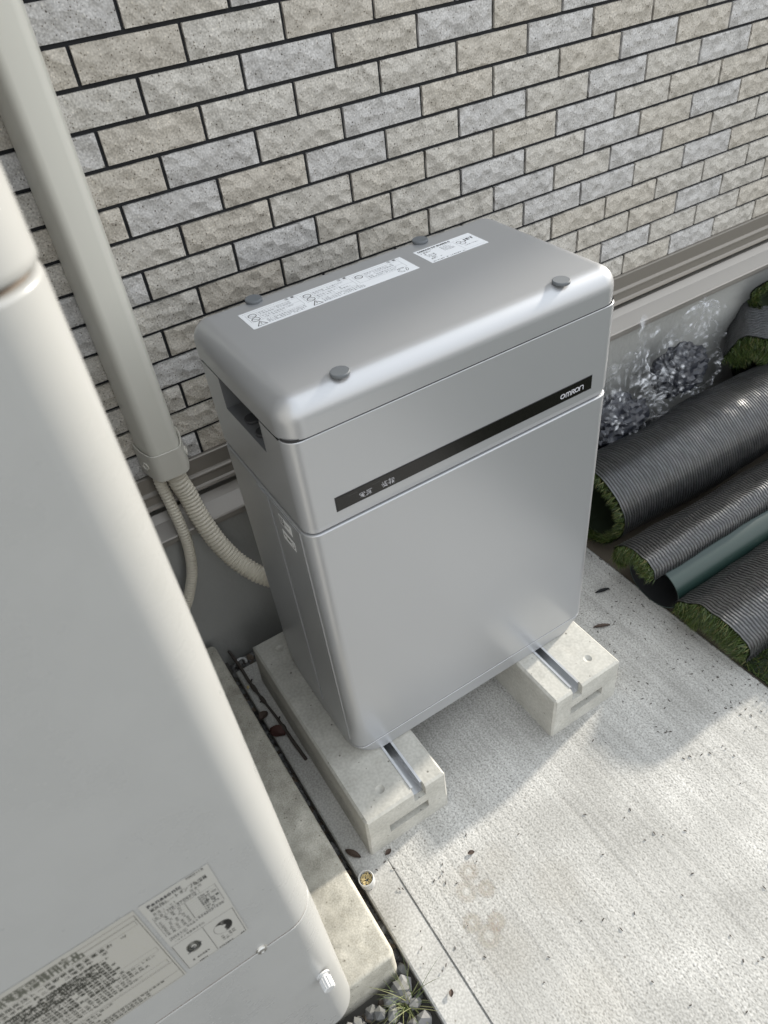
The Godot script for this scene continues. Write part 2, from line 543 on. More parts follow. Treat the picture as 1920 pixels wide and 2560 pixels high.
func make_path_material() -> void:
	# broomed concrete, 1.6 m square; the band beside the tank is trowelled smooth
	var S := 1536
	var px := S / 1.6
	var f := FastNoiseLite.new()
	f.noise_type = FastNoiseLite.TYPE_SIMPLEX_SMOOTH
	f.fractal_octaves = 2
	f.seed = 71
	f.frequency = 0.30
	var src := f.get_image(S, 1000, false, false, true)          # pits drawn out along the broom
	src.resize(S, S, Image.INTERPOLATE_CUBIC)
	var pits := src.get_data()
	f.seed = 72
	f.frequency = 0.09
	var src2 := f.get_image(S, 24, false, false, true)          # the lines of the broom
	src2.resize(S, S, Image.INTERPOLATE_CUBIC)
	var lines := src2.get_data()
	var big := noise_bytes(S, 0.0042, 73, 4)
	var fine := noise_bytes(S, 0.22, 74, 2)
	var d := PackedByteArray()
	d.resize(S * S * 3)
	var hb := PackedByteArray()
	hb.resize(S * S)
	var edge := int((0.2 - 0.044) * px)                          # u = 0 at x = -0.2
	for y in S:
		for x in S:
			var i := y * S + x
			var soft := 1.0 if x > edge else 0.12
			var b := (big[i] - 128) * 0.22
			var p := clampf((118.0 - pits[i]) / 60.0, 0.0, 1.0) * soft * clampf(0.75 + b * 0.02, 0.3, 1.2)
			var l := (lines[i] - 128) * 0.10 * soft
			var v := 212.0 + b + l - p * 44.0 + (fine[i] - 128) * 0.24
			d[i * 3] = clampi(int(v + 1), 0, 255)
			d[i * 3 + 1] = clampi(int(v), 0, 255)
			d[i * 3 + 2] = clampi(int(v - 5), 0, 255)
			hb[i] = clampi(int(150 + (lines[i] - 128) * 0.35 * soft - p * 70.0 + (fine[i] - 128) * 0.14), 0, 255)
	rng.seed = 75
	for i in 500:
		blot(d, S, 3, rng.randf() * S, rng.randf() * S, rng.randf_range(1.0, 2.0), [120, 114, 106], rng.randf_range(0.15, 0.6))
	# faint brown rings left by feet of pots
	for c in [[0.055, 0.705, 0.011], [0.033, 0.728, 0.012], [0.062, 0.742, 0.009], [0.012, 0.77, 0.010], [0.022, 0.80, 0.013], [0.045, 0.79, 0.009]]:
		for k in 60:
			var a := TAU * k / 60.0
			blot(d, S, 3, (c[0] + 0.2 + cos(a) * c[2]) * px, (c[1] + sin(a) * c[2]) * px, 8.0, [172, 160, 142], 0.028)
		blot(d, S, 3, (c[0] + 0.2) * px, c[1] * px, 9.0, [232, 228, 218], 0.2)
	for c in [[0.02, 0.70, 0.028], [0.10, 0.72, 0.04], [0.03, 0.83, 0.05], [0.16, 0.80, 0.05], [-0.07, 0.22, 0.04], [0.10, 0.95, 0.06], [0.50, 0.45, 0.07]]:
		blot(d, S, 3, (c[0] + 0.2) * px, c[1] * px, c[2] * px, [186, 178, 162], 0.11)
	M.path = mat(lin(0.575, 0.57, 0.565), 0.88)
	M.path.albedo_texture = tex(Image.create_from_data(S, S, false, Image.FORMAT_RGB8, d))
	M.path.heightmap_enabled = true
	M.path.heightmap_texture = tex(Image.create_from_data(S, S, false, Image.FORMAT_L8, hb))
	M.path.heightmap_scale = 0.10
	M.path.metallic_specular = 0.3

# ------------------------------------------------------------------ house wall
func tile_mesh(w: float, h: float, v: int) -> ArrayMesh:
	var f := FastNoiseLite.new()
	f.seed = 100 + v
	f.frequency = 24.0
	f.fractal_octaves = 2
	var st := begin()
	var nx := 9
	var ny := 4
	var g := []
	for j in ny + 1:
		for i in nx + 1:
			var e := i == 0 or j == 0 or i == nx or j == ny
			var x := (float(i) / nx - 0.5) * w
			var y := (float(j) / ny - 0.5) * h
			if not e:
				x += f.get_noise_3d(x, y, 5.0) * 0.006
				y += f.get_noise_3d(x, y, 9.0) * 0.003
			var z := -0.0012 if e else f.get_noise_3d(x * 1.0, y * 1.8, v * 3.0) * 0.0032 + 0.0006
			g.append(Vector3(x, y, z))
	var uo := Vector2(0.137 * v, 0.291 * v)
	var groups := []
	for j in ny:
		for i in nx:
			var q := [g[j * (nx + 1) + i], g[j * (nx + 1) + i + 1], g[(j + 1) * (nx + 1) + i + 1], g[(j + 1) * (nx + 1) + i]]
			for k in [0, 2, 1, 0, 3, 2]:
				st.set_smooth_group(0)
				st.set_uv(Vector2(q[k].x, -q[k].y) / 0.5 + uo)
				st.add_vertex(q[k])
	var c := [Vector3(-w / 2, -h / 2, 0), Vector3(w / 2, -h / 2, 0), Vector3(w / 2, h / 2, 0), Vector3(-w / 2, h / 2, 0)]
	for k in 4:
		var a: Vector3 = c[k] + Vector3(0, 0, -0.0012)
		var b: Vector3 = c[(k + 1) % 4] + Vector3(0, 0, -0.0012)
		var q := [a + Vector3(0, 0, -0.0068), b + Vector3(0, 0, -0.0068), b, a]
		for i in [0, 2, 1, 0, 3, 2]:
			st.set_smooth_group(1 + k)
			st.set_uv(Vector2(q[i].x, q[i].z - q[i].y) / 0.5 + uo)
			st.add_vertex(q[i])
	st.generate_normals()
	st.generate_tangents()
	return st.commit()

const TONES := {
	0: "-1c 1b 3c 5b 7c", 1: "-2b 0b 2e 4b 6b 8c 10b 12e", 2: "-1e 1e 3c 5b 7c 9b 11c 13b 15e", 3: "-2c 0b 2e 4f 6f 8b 10c 12b 14b 16e",
	4: "-1b 1c 3f 5c 7b 9f 11b 13c 15b 17c", 5: "-2b 0c 2b 4c 6f 8c 10f 12c 14f 16c 18b", 6: "-1f 1b 3f 5b 7f 9b 11c 13f 15b 17b",
	7: "-2c 0f 2c 4b 6f 8c 10f 12c 14b 16c 18b", 8: "-1f 1d 3f 5b 7f 9c 11f 13c 15b 17f", 9: "-2f 0b 2f 4f 6f 8f 10c 12c 14f 16c 18b",
	10: "-1c 1f 3b 5f 7b 9f 11b 13b 15f 17f", 11: "-2f 0b 2f 4b 6f 8b 10f 12b 14b 16c 18f", 12: "-1b 1f 3b 5f 7b 9c 11b 13c 15f 17f 19b", 13: "-2c 0d 2f 4b 6f 8b 10f 12f 14b 16c 18f",
}

func build_wall() -> void:
	var wall := thing("house_wall", Vector3(0, 0, 0), "house wall clad in split-face beige and grey tiles above a brown base flashing", "wall")
	var st := begin()
	box(st, Vector3(-2.6, 0.40, -0.25), Vector3(2.9, 3.2, -0.0062))
	part("mortar_bed", st.commit(), M.mortar, wall)
	var w := PITCH - 0.0056
	var h := ROW - 0.006
	var meshes := []
	for v in 7:
		meshes.append(tile_mesh(w, h, v))
	rng.seed = 5
	var code := "cbfdea"                                       # tones: cool, beige, neutral, deep beige, pale, sandy
	var index := {"c": 0, "b": 1, "f": 2, "d": 3, "e": 4, "s": 5}
	for row in range(-4, 14):
		var given := {}
		if TONES.has(row):
			for t: String in TONES[row].split(" "):
				given[t.substr(0, t.length() - 1).to_int()] = index[t[-1]]
		var u := -6 if posmod(row, 2) == 1 else -5
		while u < 25:
			var tone: int = [0, 1, 1, 2, 2, 3, 4, 5][rng.randi() % 8]
			if given.has(u):
				tone = given[u]
				if tone == 1 and rng.randf() < 0.3:
					tone = 5
			var o := MeshInstance3D.new()
			o.name = "tile"
			o.mesh = meshes[rng.randi() % 7]
			o.material_override = M.tiles[tone]
			wall.add_child(o, true)
			o.position = Vector3((u + 1) * PITCH * 0.5, ROW0 - (row - 0.5) * ROW, rng.randf_range(-0.0005, 0.0004))
			o.rotation = Vector3(rng.randf_range(-0.004, 0.004), rng.randf_range(-0.003, 0.003), PI if rng.randf() < 0.5 else 0.0)
			u += 2
	# the tiles farther off, joined
	var fs := begin()
	for row in range(-41, 14):
		var u := -34 if posmod(row, 2) == 1 else -35
		while u < 38:
			var inside := row >= -4 and u >= (-6 if posmod(row, 2) == 1 else -5) and u < 25
			if not inside and u > -34 and u < 37:
				var c := Vector3((u + 1) * PITCH * 0.5, ROW0 - (row - 0.5) * ROW, 0)
				var a := c - Vector3(w / 2, h / 2, 0.006)
				var b := c + Vector3(w / 2, h / 2, 0)
				var uv := [Vector2(a.x, -a.y) / 0.5, Vector2(b.x, -a.y) / 0.5, Vector2(b.x, -b.y) / 0.5, Vector2(a.x, -b.y) / 0.5]
				quad(fs, Vector3(a.x, a.y, 0), Vector3(b.x, a.y, 0), Vector3(b.x, b.y, 0), Vector3(a.x, b.y, 0), uv)
				quad(fs, Vector3(a.x, b.y, 0), Vector3(b.x, b.y, 0), Vector3(b.x, b.y, a.z), Vector3(a.x, b.y, a.z), uv)
				quad(fs, Vector3(a.x, a.y, a.z), Vector3(b.x, a.y, a.z), Vector3(b.x, a.y, 0), Vector3(a.x, a.y, 0), uv)
				quad(fs, Vector3(b.x, a.y, 0), Vector3(b.x, a.y, a.z), Vector3(b.x, b.y, a.z), Vector3(b.x, b.y, 0), uv)
			u += 2
	fs.generate_tangents()
	var field := part("tile_field", fs.commit(), M.tiles[2], wall)
	field.set_meta("kind", "stuff")
	# flashing, drip ledge and foundation: (y, z) profiles
	st = begin()
	sweep_x(st, [Vector2(0.4795, -0.002), Vector2(0.4795, 0.004), Vector2(0.4780, 0.0065), Vector2(0.4500, 0.0085), Vector2(0.4475, 0.0105), Vector2(0.4450, 0.0135), Vector2(0.4425, 0.0140), Vector2(0.4400, 0.0125), Vector2(0.4260, 0.0140), Vector2(0.4230, 0.0175), Vector2(0.4190, 0.0195), Vector2(0.4165, 0.0180), Vector2(0.4165, -0.002)], -2.6, 2.9)
	part("base_flashing", st.commit(), M.flashing, wall)
	st = begin()
	sweep_x(st, [Vector2(0.3990, -0.002), Vector2(0.3990, 0.0080), Vector2(0.3860, 0.0200), Vector2(0.3730, 0.0480), Vector2(0.3712, 0.0520), Vector2(0.3685, 0.0540), Vector2(0.3655, 0.0530), Vector2(0.3580, 0.0520), Vector2(0.3580, 0.0355), Vector2(0.3400, 0.0350), Vector2(0.3400, -0.002)], -2.6, 2.9)
	part("drip_ledge", st.commit(), M.ledge, wall)
	st = begin()
	box(st, Vector3(-2.6, -0.5, -0.25), Vector3(2.9, 0.345, 0.033))
	part("foundation", st.commit(), M.foundation, wall)

# ------------------------------------------------------------------ ground
func build_ground() -> void:
	var st := begin()
	var e := 40.0
	quad(st, Vector3(-e, -0.13, e), Vector3(e, -0.13, e), Vector3(e, -0.13, -e), Vector3(-e, -0.13, -e))
	var g := part("ground", st.commit(), M.soil, self)
	g.set_meta("kind", "structure")
	# concrete path, with a tooled line along its trowelled edge
	st = begin()
	var xs := [-0.1013, -0.0985, -0.0462, -0.0452, -0.0442, -0.0432, 0.728, 0.732]
	var zs := [0.0965, 0.099, 0.60, 0.66, 1.4, 9.0]
	for j in zs.size() - 1:
		for i in xs.size() - 1:
			var c := [path_point(xs, zs, i, j + 1), path_point(xs, zs, i + 1, j + 1), path_point(xs, zs, i + 1, j), path_point(xs, zs, i, j)]
			var uv := []
			for v: Vector3 in c:
				uv.append(Vector2((v.x + 0.2) / 1.6, v.z / 1.6))
			quad(st, c[0], c[1], c[2], c[3], uv)
	var x0: float = xs[0]
	var x1: float = xs[7]
	for s in [[Vector3(x0, -0.12, 0.0965), Vector3(x0, -0.12, 9), Vector3(x0, -0.003, 9), Vector3(x0, -0.003, 0.0965)], [Vector3(x1, -0.12, 9), Vector3(x1, -0.12, 0.0965), Vector3(x1, -0.003, 0.0965), Vector3(x1, -0.003, 9)]]:
		quad(st, s[0], s[1], s[2], s[3], [side_uv(s[0]), side_uv(s[1]), side_uv(s[2]), side_uv(s[3])])
	quad(st, Vector3(x1, -0.12, 0.0965), Vector3(x0, -0.12, 0.0965), Vector3(x0, -0.003, 0.0965), Vector3(x1, -0.003, 0.0965), [Vector2(0.1, 0), Vector2(0.3, 0), Vector2(0.3, 0.05), Vector2(0.1, 0.05)])
	st.generate_tangents()
	var path := part("concrete_path", st.commit(), M.path, self)
	path.set_meta("kind", "structure")
	# bed of earth under the turf
	st = begin()
	box(st, Vector3(0.7345, -0.129, 0.0335), Vector3(9.0, -0.006, 9.0))
	var bed := part("garden_soil", st.commit(), M.soil, self)
	bed.set_meta("kind", "structure")
	# gravel before the pad and in the strip along the wall
	rng.seed = 81
	st = begin()
	for i in 2600:
		var at: Vector3
		var r := rng.randf()
		if r < 0.62:
			at = Vector3(rng.randf_range(-0.50, -0.110), rng.randf_range(-0.040, -0.018), rng.randf_range(0.765, 1.35))
		elif r < 0.74:
			at = Vector3(rng.randf_range(-0.114, -0.106), rng.randf_range(-0.045, -0.03), rng.randf_range(0.10, 0.76))
		else:
			at = Vector3(rng.randf_range(-0.2, 0.72), rng.randf_range(-0.06, -0.035), rng.randf_range(0.042, 0.09))
		var s := rng.randf_range(0.006, 0.013)
		if at.z > 0.76 and at.z < 0.767 + s:
			at.z = 0.768 + s
		stone(st, at, s)
	box_colored(st, Vector3(-2.6, -0.129, 0.034), Vector3(-0.1018, -0.034, 9.0), Color(0.06, 0.056, 0.05))
	box_colored(st, Vector3(-0.10, -0.129, 0.034), Vector3(0.73, -0.055, 0.0960), Color(0.03, 0.028, 0.026))
	var gravel := part("gravel", st.commit(), M.stone, self)
	gravel.set_meta("kind", "stuff")
	gravel.set_meta("label", "grey crushed gravel beside the concrete path and along the wall")
	gravel.set_meta("category", "gravel")
	# the larger stones on top, each a piece of the gravel
	var kinds := []
	for v in 8:
		st = begin()
		stone(st, Vector3.ZERO, 0.0125, v)
		kinds.append(st.commit())
	for i in 190:
		var o := MeshInstance3D.new()
		o.name = "stone"
		o.mesh = kinds[rng.randi() % 8]
		o.material_override = M.stone
		gravel.add_child(o, true)
		if i < 172:
			o.position = Vector3(rng.randf_range(-0.345, -0.119), rng.randf_range(-0.018, -0.008), rng.randf_range(0.774, 0.98))
		else:
			o.position = Vector3(rng.randf_range(-0.105, 0.04), rng.randf_range(-0.04, -0.025), rng.randf_range(0.055, 0.083))
		o.rotation = Vector3(rng.randf() * TAU, rng.randf() * TAU, rng.randf() * TAU)
		o.scale = Vector3.ONE * rng.randf_range(0.75, 1.3) if i < 172 else Vector3.ONE * 0.8

func path_point(xs: Array, zs: Array, i: int, j: int) -> Vector3:
	var y := 0.0
	if i == 0 or i == 7 or j == 0:
		y = -0.003
	if (i == 3 or i == 4) and j >= 3:
		y = -0.0045
	if i <= 2 and i > 0 and j >= 3:
		y = -0.0012
	return Vector3(xs[i], y, zs[j])

func side_uv(a: Vector3) -> Vector2:
	return Vector2((a.y + 0.1) / 1.6, a.z / 1.6)

func box_colored(st: SurfaceTool, lo: Vector3, hi: Vector3, c: Color) -> void:
	st.set_color(c)
	box(st, lo, hi)

func stone(st: SurfaceTool, at: Vector3, s: float, sd := -1) -> void:
	var g := RandomNumberGenerator.new()
	g.seed = sd if sd >= 0 else rng.randi()
	var tone := g.randf_range(0.05, 0.20)
	var c := Color(tone, tone * 0.99, tone * 0.95)
	if g.randf() < 0.22:
		c = Color(tone * 1.05, tone * 0.82, tone * 0.6)
	var b := Basis.from_euler(Vector3(g.randf() * TAU, g.randf() * TAU, g.randf() * TAU)) * Basis.from_scale(Vector3(g.randf_range(0.8, 1.35), g.randf_range(0.6, 1.0), g.randf_range(0.7, 1.1)))
	var t := (1.0 + sqrt(5.0)) / 2.0
	var v := []
	for p in [Vector3(-1, t, 0), Vector3(1, t, 0), Vector3(-1, -t, 0), Vector3(1, -t, 0), Vector3(0, -1, t), Vector3(0, 1, t), Vector3(0, -1, -t), Vector3(0, 1, -t), Vector3(t, 0, -1), Vector3(t, 0, 1), Vector3(-t, 0, -1), Vector3(-t, 0, 1)]:
		var q: Vector3 = p.normalized() * g.randf_range(0.68, 1.18)
		q = q.clamp(Vector3(-0.8, -0.75, -0.8), Vector3(0.8, 0.75, 0.8))
		v.append(at + b * q * s)
	var f := [0, 11, 5, 0, 5, 1, 0, 1, 7, 0, 7, 10, 0, 10, 11, 1, 5, 9, 5, 11, 4, 11, 10, 2, 10, 7, 6, 7, 1, 8, 3, 9, 4, 3, 4, 2, 3, 2, 6, 3, 6, 8, 3, 8, 9, 4, 9, 5, 2, 4, 11, 6, 2, 10, 8, 6, 7, 9, 8, 1]
	for i in range(0, 60, 3):
		var a: Vector3 = v[f[i]]
		var e: Vector3 = v[f[i + 1]]
		var h: Vector3 = v[f[i + 2]]
		var n := (e - a).cross(h - a).normalized()
		st.set_color(c * g.randf_range(0.85, 1.15))
		tri(st, a, e, h, n, n, n)

# ------------------------------------------------------------------ duct and hoses
func duct_section(gx: float, gz: float) -> Array:            # (x, z), left base to right base over the front
	var o := []
	for q in [[-0.0355, 0.0005], [-0.0350, 0.016], [-0.0325, 0.032], [-0.0275, 0.050], [-0.0245, 0.0575], [-0.0195, 0.0625], [-0.013, 0.064], [0.013, 0.064], [0.0195, 0.0625], [0.0245, 0.0575], [0.0275, 0.050], [0.0325, 0.032], [0.0350, 0.016], [0.0355, 0.0005]]:
		o.append(Vector2(-0.071 + q[0] * (1.0 + gx / 0.0355), q[1] + (gz if q[1] > 0.01 else 0.0)))
	return o

func duct_walls(st: SurfaceTool, s: Array, y0: float, y1: float) -> void:
	for i in s.size() - 1:
		var na := _sec_n(s, i)
		var nb := _sec_n(s, i + 1)
		var a := Vector3(s[i].x, y0, s[i].y)
		var b := Vector3(s[i + 1].x, y0, s[i + 1].y)
		var c := Vector3(s[i + 1].x, y1, s[i + 1].y)
		var e := Vector3(s[i].x, y1, s[i].y)
		tri(st, a, b, c, na, nb, nb)
		tri(st, a, c, e, na, nb, na)

func duct_cap(st: SurfaceTool, s: Array, y: float, up: bool) -> void:
	for i in range(1, s.size() - 1):
		var nn := Vector3.UP if up else Vector3.DOWN
		var a := Vector3(s[0].x, y, s[0].y)
		var b := Vector3(s[i].x, y, s[i].y)
		var c := Vector3(s[i + 1].x, y, s[i + 1].y)
		if up:
			tri(st, a, b, c, nn, nn, nn)
		else:
			tri(st, a, c, b, nn, nn, nn)

func build_duct() -> void:
	var d := thing("pipe_duct", Vector3(-0.071, 0.5, 0.0), "pale grey-green pipe duct running up the tiled wall", "duct")
	var st := begin()
	var s0: Array = duct_section(0.0, 0.0)
	duct_walls(st, s0, 0.53, 3.0)
	duct_cap(st, s0, 3.0, true)
	part("duct_cover", st.commit(), M.duct, d)
	# end collar with its two screw pockets
	st = begin()
	var s1: Array = duct_section(0.0042, 0.0038)
	var s2: Array = duct_section(0.0032, 0.0028)
	var s3: Array = duct_section(0.0008, 0.0006)
	duct_walls(st, s1, 0.5015, 0.5535)
	for i in s1.size() - 1:
		var y0 := 0.5535
		quad(st, Vector3(s1[i].x, y0, s1[i].y), Vector3(s1[i + 1].x, y0, s1[i + 1].y), Vector3(s2[i + 1].x, y0 + 0.001, s2[i + 1].y), Vector3(s2[i].x, y0 + 0.001, s2[i].y))
		quad(st, Vector3(s2[i].x, y0 + 0.001, s2[i].y), Vector3(s2[i + 1].x, y0 + 0.001, s2[i + 1].y), Vector3(s3[i + 1].x, y0 - 0.002, s3[i + 1].y), Vector3(s3[i].x, y0 - 0.002, s3[i].y))
	duct_cap(st, s1, 0.5015, false)
	part("end_collar", st.commit(), M.collar, d)
	for side in [-1.0, 1.0]:
		st = begin()
		var nx := Vector3(0.93 * side, 0, 0.36)
		var c := Vector3(-0.071 + side * 0.0362, 0.5255, 0.0400)
		lathe(st, c - nx * 0.001, nx, [Vector2(0.0082, 0.0), Vector2(0.0082, 0.0022), Vector2(0.0062, 0.0022), Vector2(0.0054, 0.0006), Vector2(0.0001, 0.0006)], 18)
		part("screw_pocket", st.commit(), M.collar, d)
	for spec in [
		["corrugated_hose", 0.0182, 0.0072, [Vector3(-0.064, 0.520, 0.034), Vector3(-0.066, 0.482, 0.045), Vector3(-0.060, 0.448, 0.050), Vector3(-0.057, 0.412, 0.060), Vector3(-0.052, 0.381, 0.072), Vector3(-0.044, 0.345, 0.087), Vector3(-0.031, 0.311, 0.103), Vector3(-0.015, 0.287, 0.123), Vector3(0.006, 0.269, 0.146), Vector3(0.035, 0.256, 0.168), Vector3(0.075, 0.252, 0.186), Vector3(0.11, 0.252, 0.196)], "thick beige corrugated hose curving from the wall duct behind the silver cabinet"],
		["corrugated_hose", 0.0106, 0.0060, [Vector3(-0.092, 0.520, 0.030), Vector3(-0.095, 0.484, 0.040), Vector3(-0.094, 0.460, 0.047), Vector3(-0.093, 0.431, 0.055), Vector3(-0.092, 0.390, 0.064), Vector3(-0.094, 0.344, 0.068), Vector3(-0.103, 0.292, 0.068), Vector3(-0.117, 0.255, 0.068), Vector3(-0.140, 0.210, 0.066), Vector3(-0.175, 0.175, 0.062), Vector3(-0.24, 0.150, 0.060), Vector3(-0.34, 0.140, 0.060)], "thin beige corrugated hose dropping from the wall duct behind the tank"]]:
		var path := curve_points(spec[3], spec[2] / 6.0)
		var rad := []
		for i in path.size():
			var ph := fmod(i / 6.0, 1.0)
			rad.append(spec[1] * (0.86 + 0.14 * pow(0.5 + 0.5 * cos(TAU * ph), 0.6)))
		st = begin()
		tube(st, path, rad, 18)
		# normals bent along the ridges
		var arr := st.commit_to_arrays()
		var am := SurfaceTool.new()
		am.begin(Mesh.PRIMITIVE_TRIANGLES)
		for i in arr[Mesh.ARRAY_VERTEX].size():
			am.set_smooth_group(0)
			am.add_vertex(arr[Mesh.ARRAY_VERTEX][i])
		am.generate_normals()
		lone(spec[0], am.commit(), M.hose, spec[4], "hose", "corrugated hoses below the duct")

func _sec_n(s: Array, i: int) -> Vector3:
	var a: Vector2 = s[maxi(i - 1, 0)]
	var b: Vector2 = s[mini(i + 1, s.size() - 1)]
	var t := (b - a).normalized()
	return Vector3(-t.y, 0, t.x).normalized()

# ------------------------------------------------------------------ tank
func build_tank() -> void:
	var st := begin()
	# pad: slightly rounded edges, worn front corner
	stack(st, [-0.86, -0.1165, 0.05, 0.7585], 0.012, [[-0.125, 0.0, 0.0], [0.054, 0.0, 0.0], [0.0573, 0.0012, 35.0], [0.0592, 0.0035, 65.0], [0.06, 0.007, 90.0]], true, false)
	lone("concrete_pad", st.commit(), M.pad, "weathered beige concrete pad under the white tank", "pad")
	var t := thing("water_heater_tank", Vector3(-0.4975, 0.06, 0.42), "tall off-white water heater tank with printed labels on its front", "tank")
	var ext := [-0.80, -0.1947, 0.085, 0.80]
	var r := 0.036
	st = begin()
	stack(st, ext, r, [[0.4520, 0.0016, -90.0], [0.4520, 0.0004, 0.0], [1.1335, 0.0004, 0.0], [1.1360, 0.0030, 60.0], [1.1362, 0.006, 90.0]], true, true)
	part("lower_casing", st.commit(), M.tank, t)
	st = begin()
	stack(st, ext, r, [[1.1405, 0.0052, -90.0], [1.1405, 0.0012, -80.0], [1.1422, 0.0, -20.0], [1.146, 0.0, 0.0], [1.1465, 0.0, 0.0], [1.83, 0.0, 0.0], [1.85, 0.01, 60.0], [1.852, 0.02, 90.0]], true, true)
	part("upper_casing", st.commit(), M.tank, t)
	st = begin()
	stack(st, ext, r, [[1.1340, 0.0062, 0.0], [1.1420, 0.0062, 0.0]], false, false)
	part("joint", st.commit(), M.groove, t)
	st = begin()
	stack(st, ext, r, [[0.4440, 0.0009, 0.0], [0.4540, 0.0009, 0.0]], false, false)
	part("joint", st.commit(), M.groove, t)  # almost flush ring, coloured dark for the shaded gap over the cover
	st = begin()
	stack(st, ext, r, [[0.1150, 0.0030, -90.0], [0.1150, 0.0012, -45.0], [0.1165, 0.0, 0.0], [0.4478, 0.0, 0.0], [0.4486, 0.0002, 30.0], [0.4492, 0.0012, 70.0], [0.4493, 0.0040, 90.0]], true, true)
	part("base_cover", st.commit(), M.tank, t)
	for p in [Vector2(-0.70, 0.2), Vector2(-0.30, 0.2), Vector2(-0.4975, 0.62)]:
		st = begin()
		lathe(st, Vector3(p.x, 0.0602, p.y), Vector3.UP, [Vector2(0.0001, 0), Vector2(0.04, 0), Vector2(0.04, 0.006), Vector2(0.018, 0.008), Vector2(0.018, 0.0552)], 16)
		part("leg", st.commit(), M.steel, t)
	# flange screw on the seam
	st = begin()
	lathe(st, Vector3(-0.2620, 0.4530, 0.7978), Vector3(0, 0, 1), [Vector2(0.0072, 0), Vector2(0.0072, 0.0012), Vector2(0.0052, 0.0028), Vector2(0.0047, 0.0044), Vector2(0.0022, 0.0050), Vector2(0.0018, 0.0036), Vector2(0.0001, 0.0036)], 22)
	part("screw", st.commit(), M.steel, t)
	st = begin()
	lathe(st, Vector3(-0.2620, 0.4530, 0.7978), Vector3(0, 0, 1), [Vector2(0.0079, 0), Vector2(0.0079, 0.0006), Vector2(0.0001, 0.0006)], 22)
	part("screw_hole", st.commit(), M.groove, t)
	# drain cap with ribs
	st = begin()
	lathe(st, Vector3(-0.2203, 0.2915, 0.7995), Vector3(0, 0, 1), [Vector2(0.0084, 0), Vector2(0.0084, 0.0020), Vector2(0.0060, 0.0024), Vector2(0.0060, 0.0050)], 24)
	var cap := part("drain_cap", st.commit(), M.white_plastic, t)
	st = begin()
	lathe(st, Vector3(-0.2203, 0.2915, 0.8045), Vector3(0, 0, 1), [Vector2(0.0056, 0.0), Vector2(0.0070, 0.0004), Vector2(0.0068, 0.0120), Vector2(0.0060, 0.0132), Vector2(0.0001, 0.0132)], 28, 0.085, 1)
	var grip := MeshInstance3D.new()
	grip.name = "grip"
	grip.mesh = st.commit()
	grip.material_override = M.white_plastic
	cap.add_child(grip, true)
	# name plate
	var W := 420
	var H := 1050
	var img := Image.create(W, H, false, Image.FORMAT_RGB8)
	img.fill(Color(0.80, 0.795, 0.765))
	rng.seed = 91
	for i in 400:
		img.fill_rect(Rect2i(rng.randi() % W, rng.randi() % H, 1, rng.randi_range(10, 50)), Color(0.79, 0.778, 0.72))
	var ink := Color(0.13, 0.13, 0.12)
	words_at(img, "家庭用ヒートポンプ給湯機", Vector2(38, 92), Vector2(27, 46), 29.0, ink, 4.0)
	words_at(img, "貯湯ユニット", Vector2(38, 152), Vector2(20, 34), 24.0, ink, 2.4)
	words_at(img, "屋外用", Vector2(265, 150), Vector2(20, 34), 25.0, ink, 2.4)
	words_at(img, "品番", Vector2(30, 204), Vector2(22, 32), 30.0, ink, 2.4)
	frame_line(img, Rect2(22, 198, 282, 44), ink, 2.0)
	stroke(img, Vector2(92, 198), Vector2(92, 242), ink, 2.0)
	frame_line(img, Rect2(20, 250, 376, 238), ink, 2.4)
	stroke(img, Vector2(204, 250), Vector2(204, 488), ink, 3.0)
	var names := ["相電源格", "定線電圧", "定式水", "貯水量用", "湯定格力", "製品質量会", "圧力定格水", "電源定線用"]
	for k in 8:
		var y := 254.0 + k * 29.5
		if k > 0:
			stroke(img, Vector2(20, y - 3), Vector2(396, y - 3), ink, 1.4)
		words_at(img, names[k], Vector2(30, y + 2), Vector2(20, 22), 168.0 / names[k].length(), ink, 2.4)
	words_at(img, "年製", Vector2(88, 532), Vector2(18, 30), 20.0, ink, 2.2)
	words_at(img, "製品番号", Vector2(140, 506), Vector2(16, 28), 19.0, ink, 2.2)
	frame_line(img, Rect2(24, 524, 106, 44), ink, 1.6)
	words_at(img, "ニッポン電機株式会社", Vector2(34, 584), Vector2(17, 30), 20.0, ink, 2.0)
	frame_line(img, Rect2(6, 640, 402, 400), ink, 3.0)
	stroke(img, Vector2(206, 640), Vector2(206, 1040), ink, 3.0)
	for k in 7:
		ring_line(img, Vector2(104, 800), Vector2(44 - k * 4, 66 - k * 6), ink if k % 3 != 1 else Color(0.5, 0.5, 0.46), 4.0)
	words_at(img, "水温品社会番号", Vector2(50, 950), Vector2(15, 26), 17.0, ink, 2.6)
	ring_line(img, Vector2(305, 800), Vector2(60, 82), ink, 1.6)
	for k in 8:
		ring_line(img, Vector2(312, 795), Vector2(52 - k * 5, 74 - k * 8), ink, 6.0, -2.4 + k * 0.1, 1.5)
	print_lines(img, Rect2(262, 900, 92, 84), 3, ink, 2.4, 1.0, 5)
	var plate := label_quad(t, "name_plate", img, Vector3(-0.3232, 0.5098, 0.8003), Vector3(0.0600, 0, 0), Vector3(0, 0.1487, 0), 0.55, 0.60)
	var z := 0.8004
	lettering(t, "Panasonic", Vector3(-0.3180, 0.6478, z), 0.0052, 0.0290, M.ink, Basis.IDENTITY, true)
	lettering(t, "F002118", Vector3(-0.2830, 0.6545, z), 0.0030, 0.0150, M.ink_faded)
	lettering(t, "HE-370SFQ", Vector3(-0.3075, 0.6250, z), 0.0040, 0.0250, M.ink_faded)
	var rows := [["200  V", 0.6165], ["50/60  Hz", 0.6123], ["370  L", 0.6081], ["65℃-90 ℃", 0.6039], ["435  kg", 0.5997], ["190  kPa", 0.5955], ["16  A", 0.5913]]
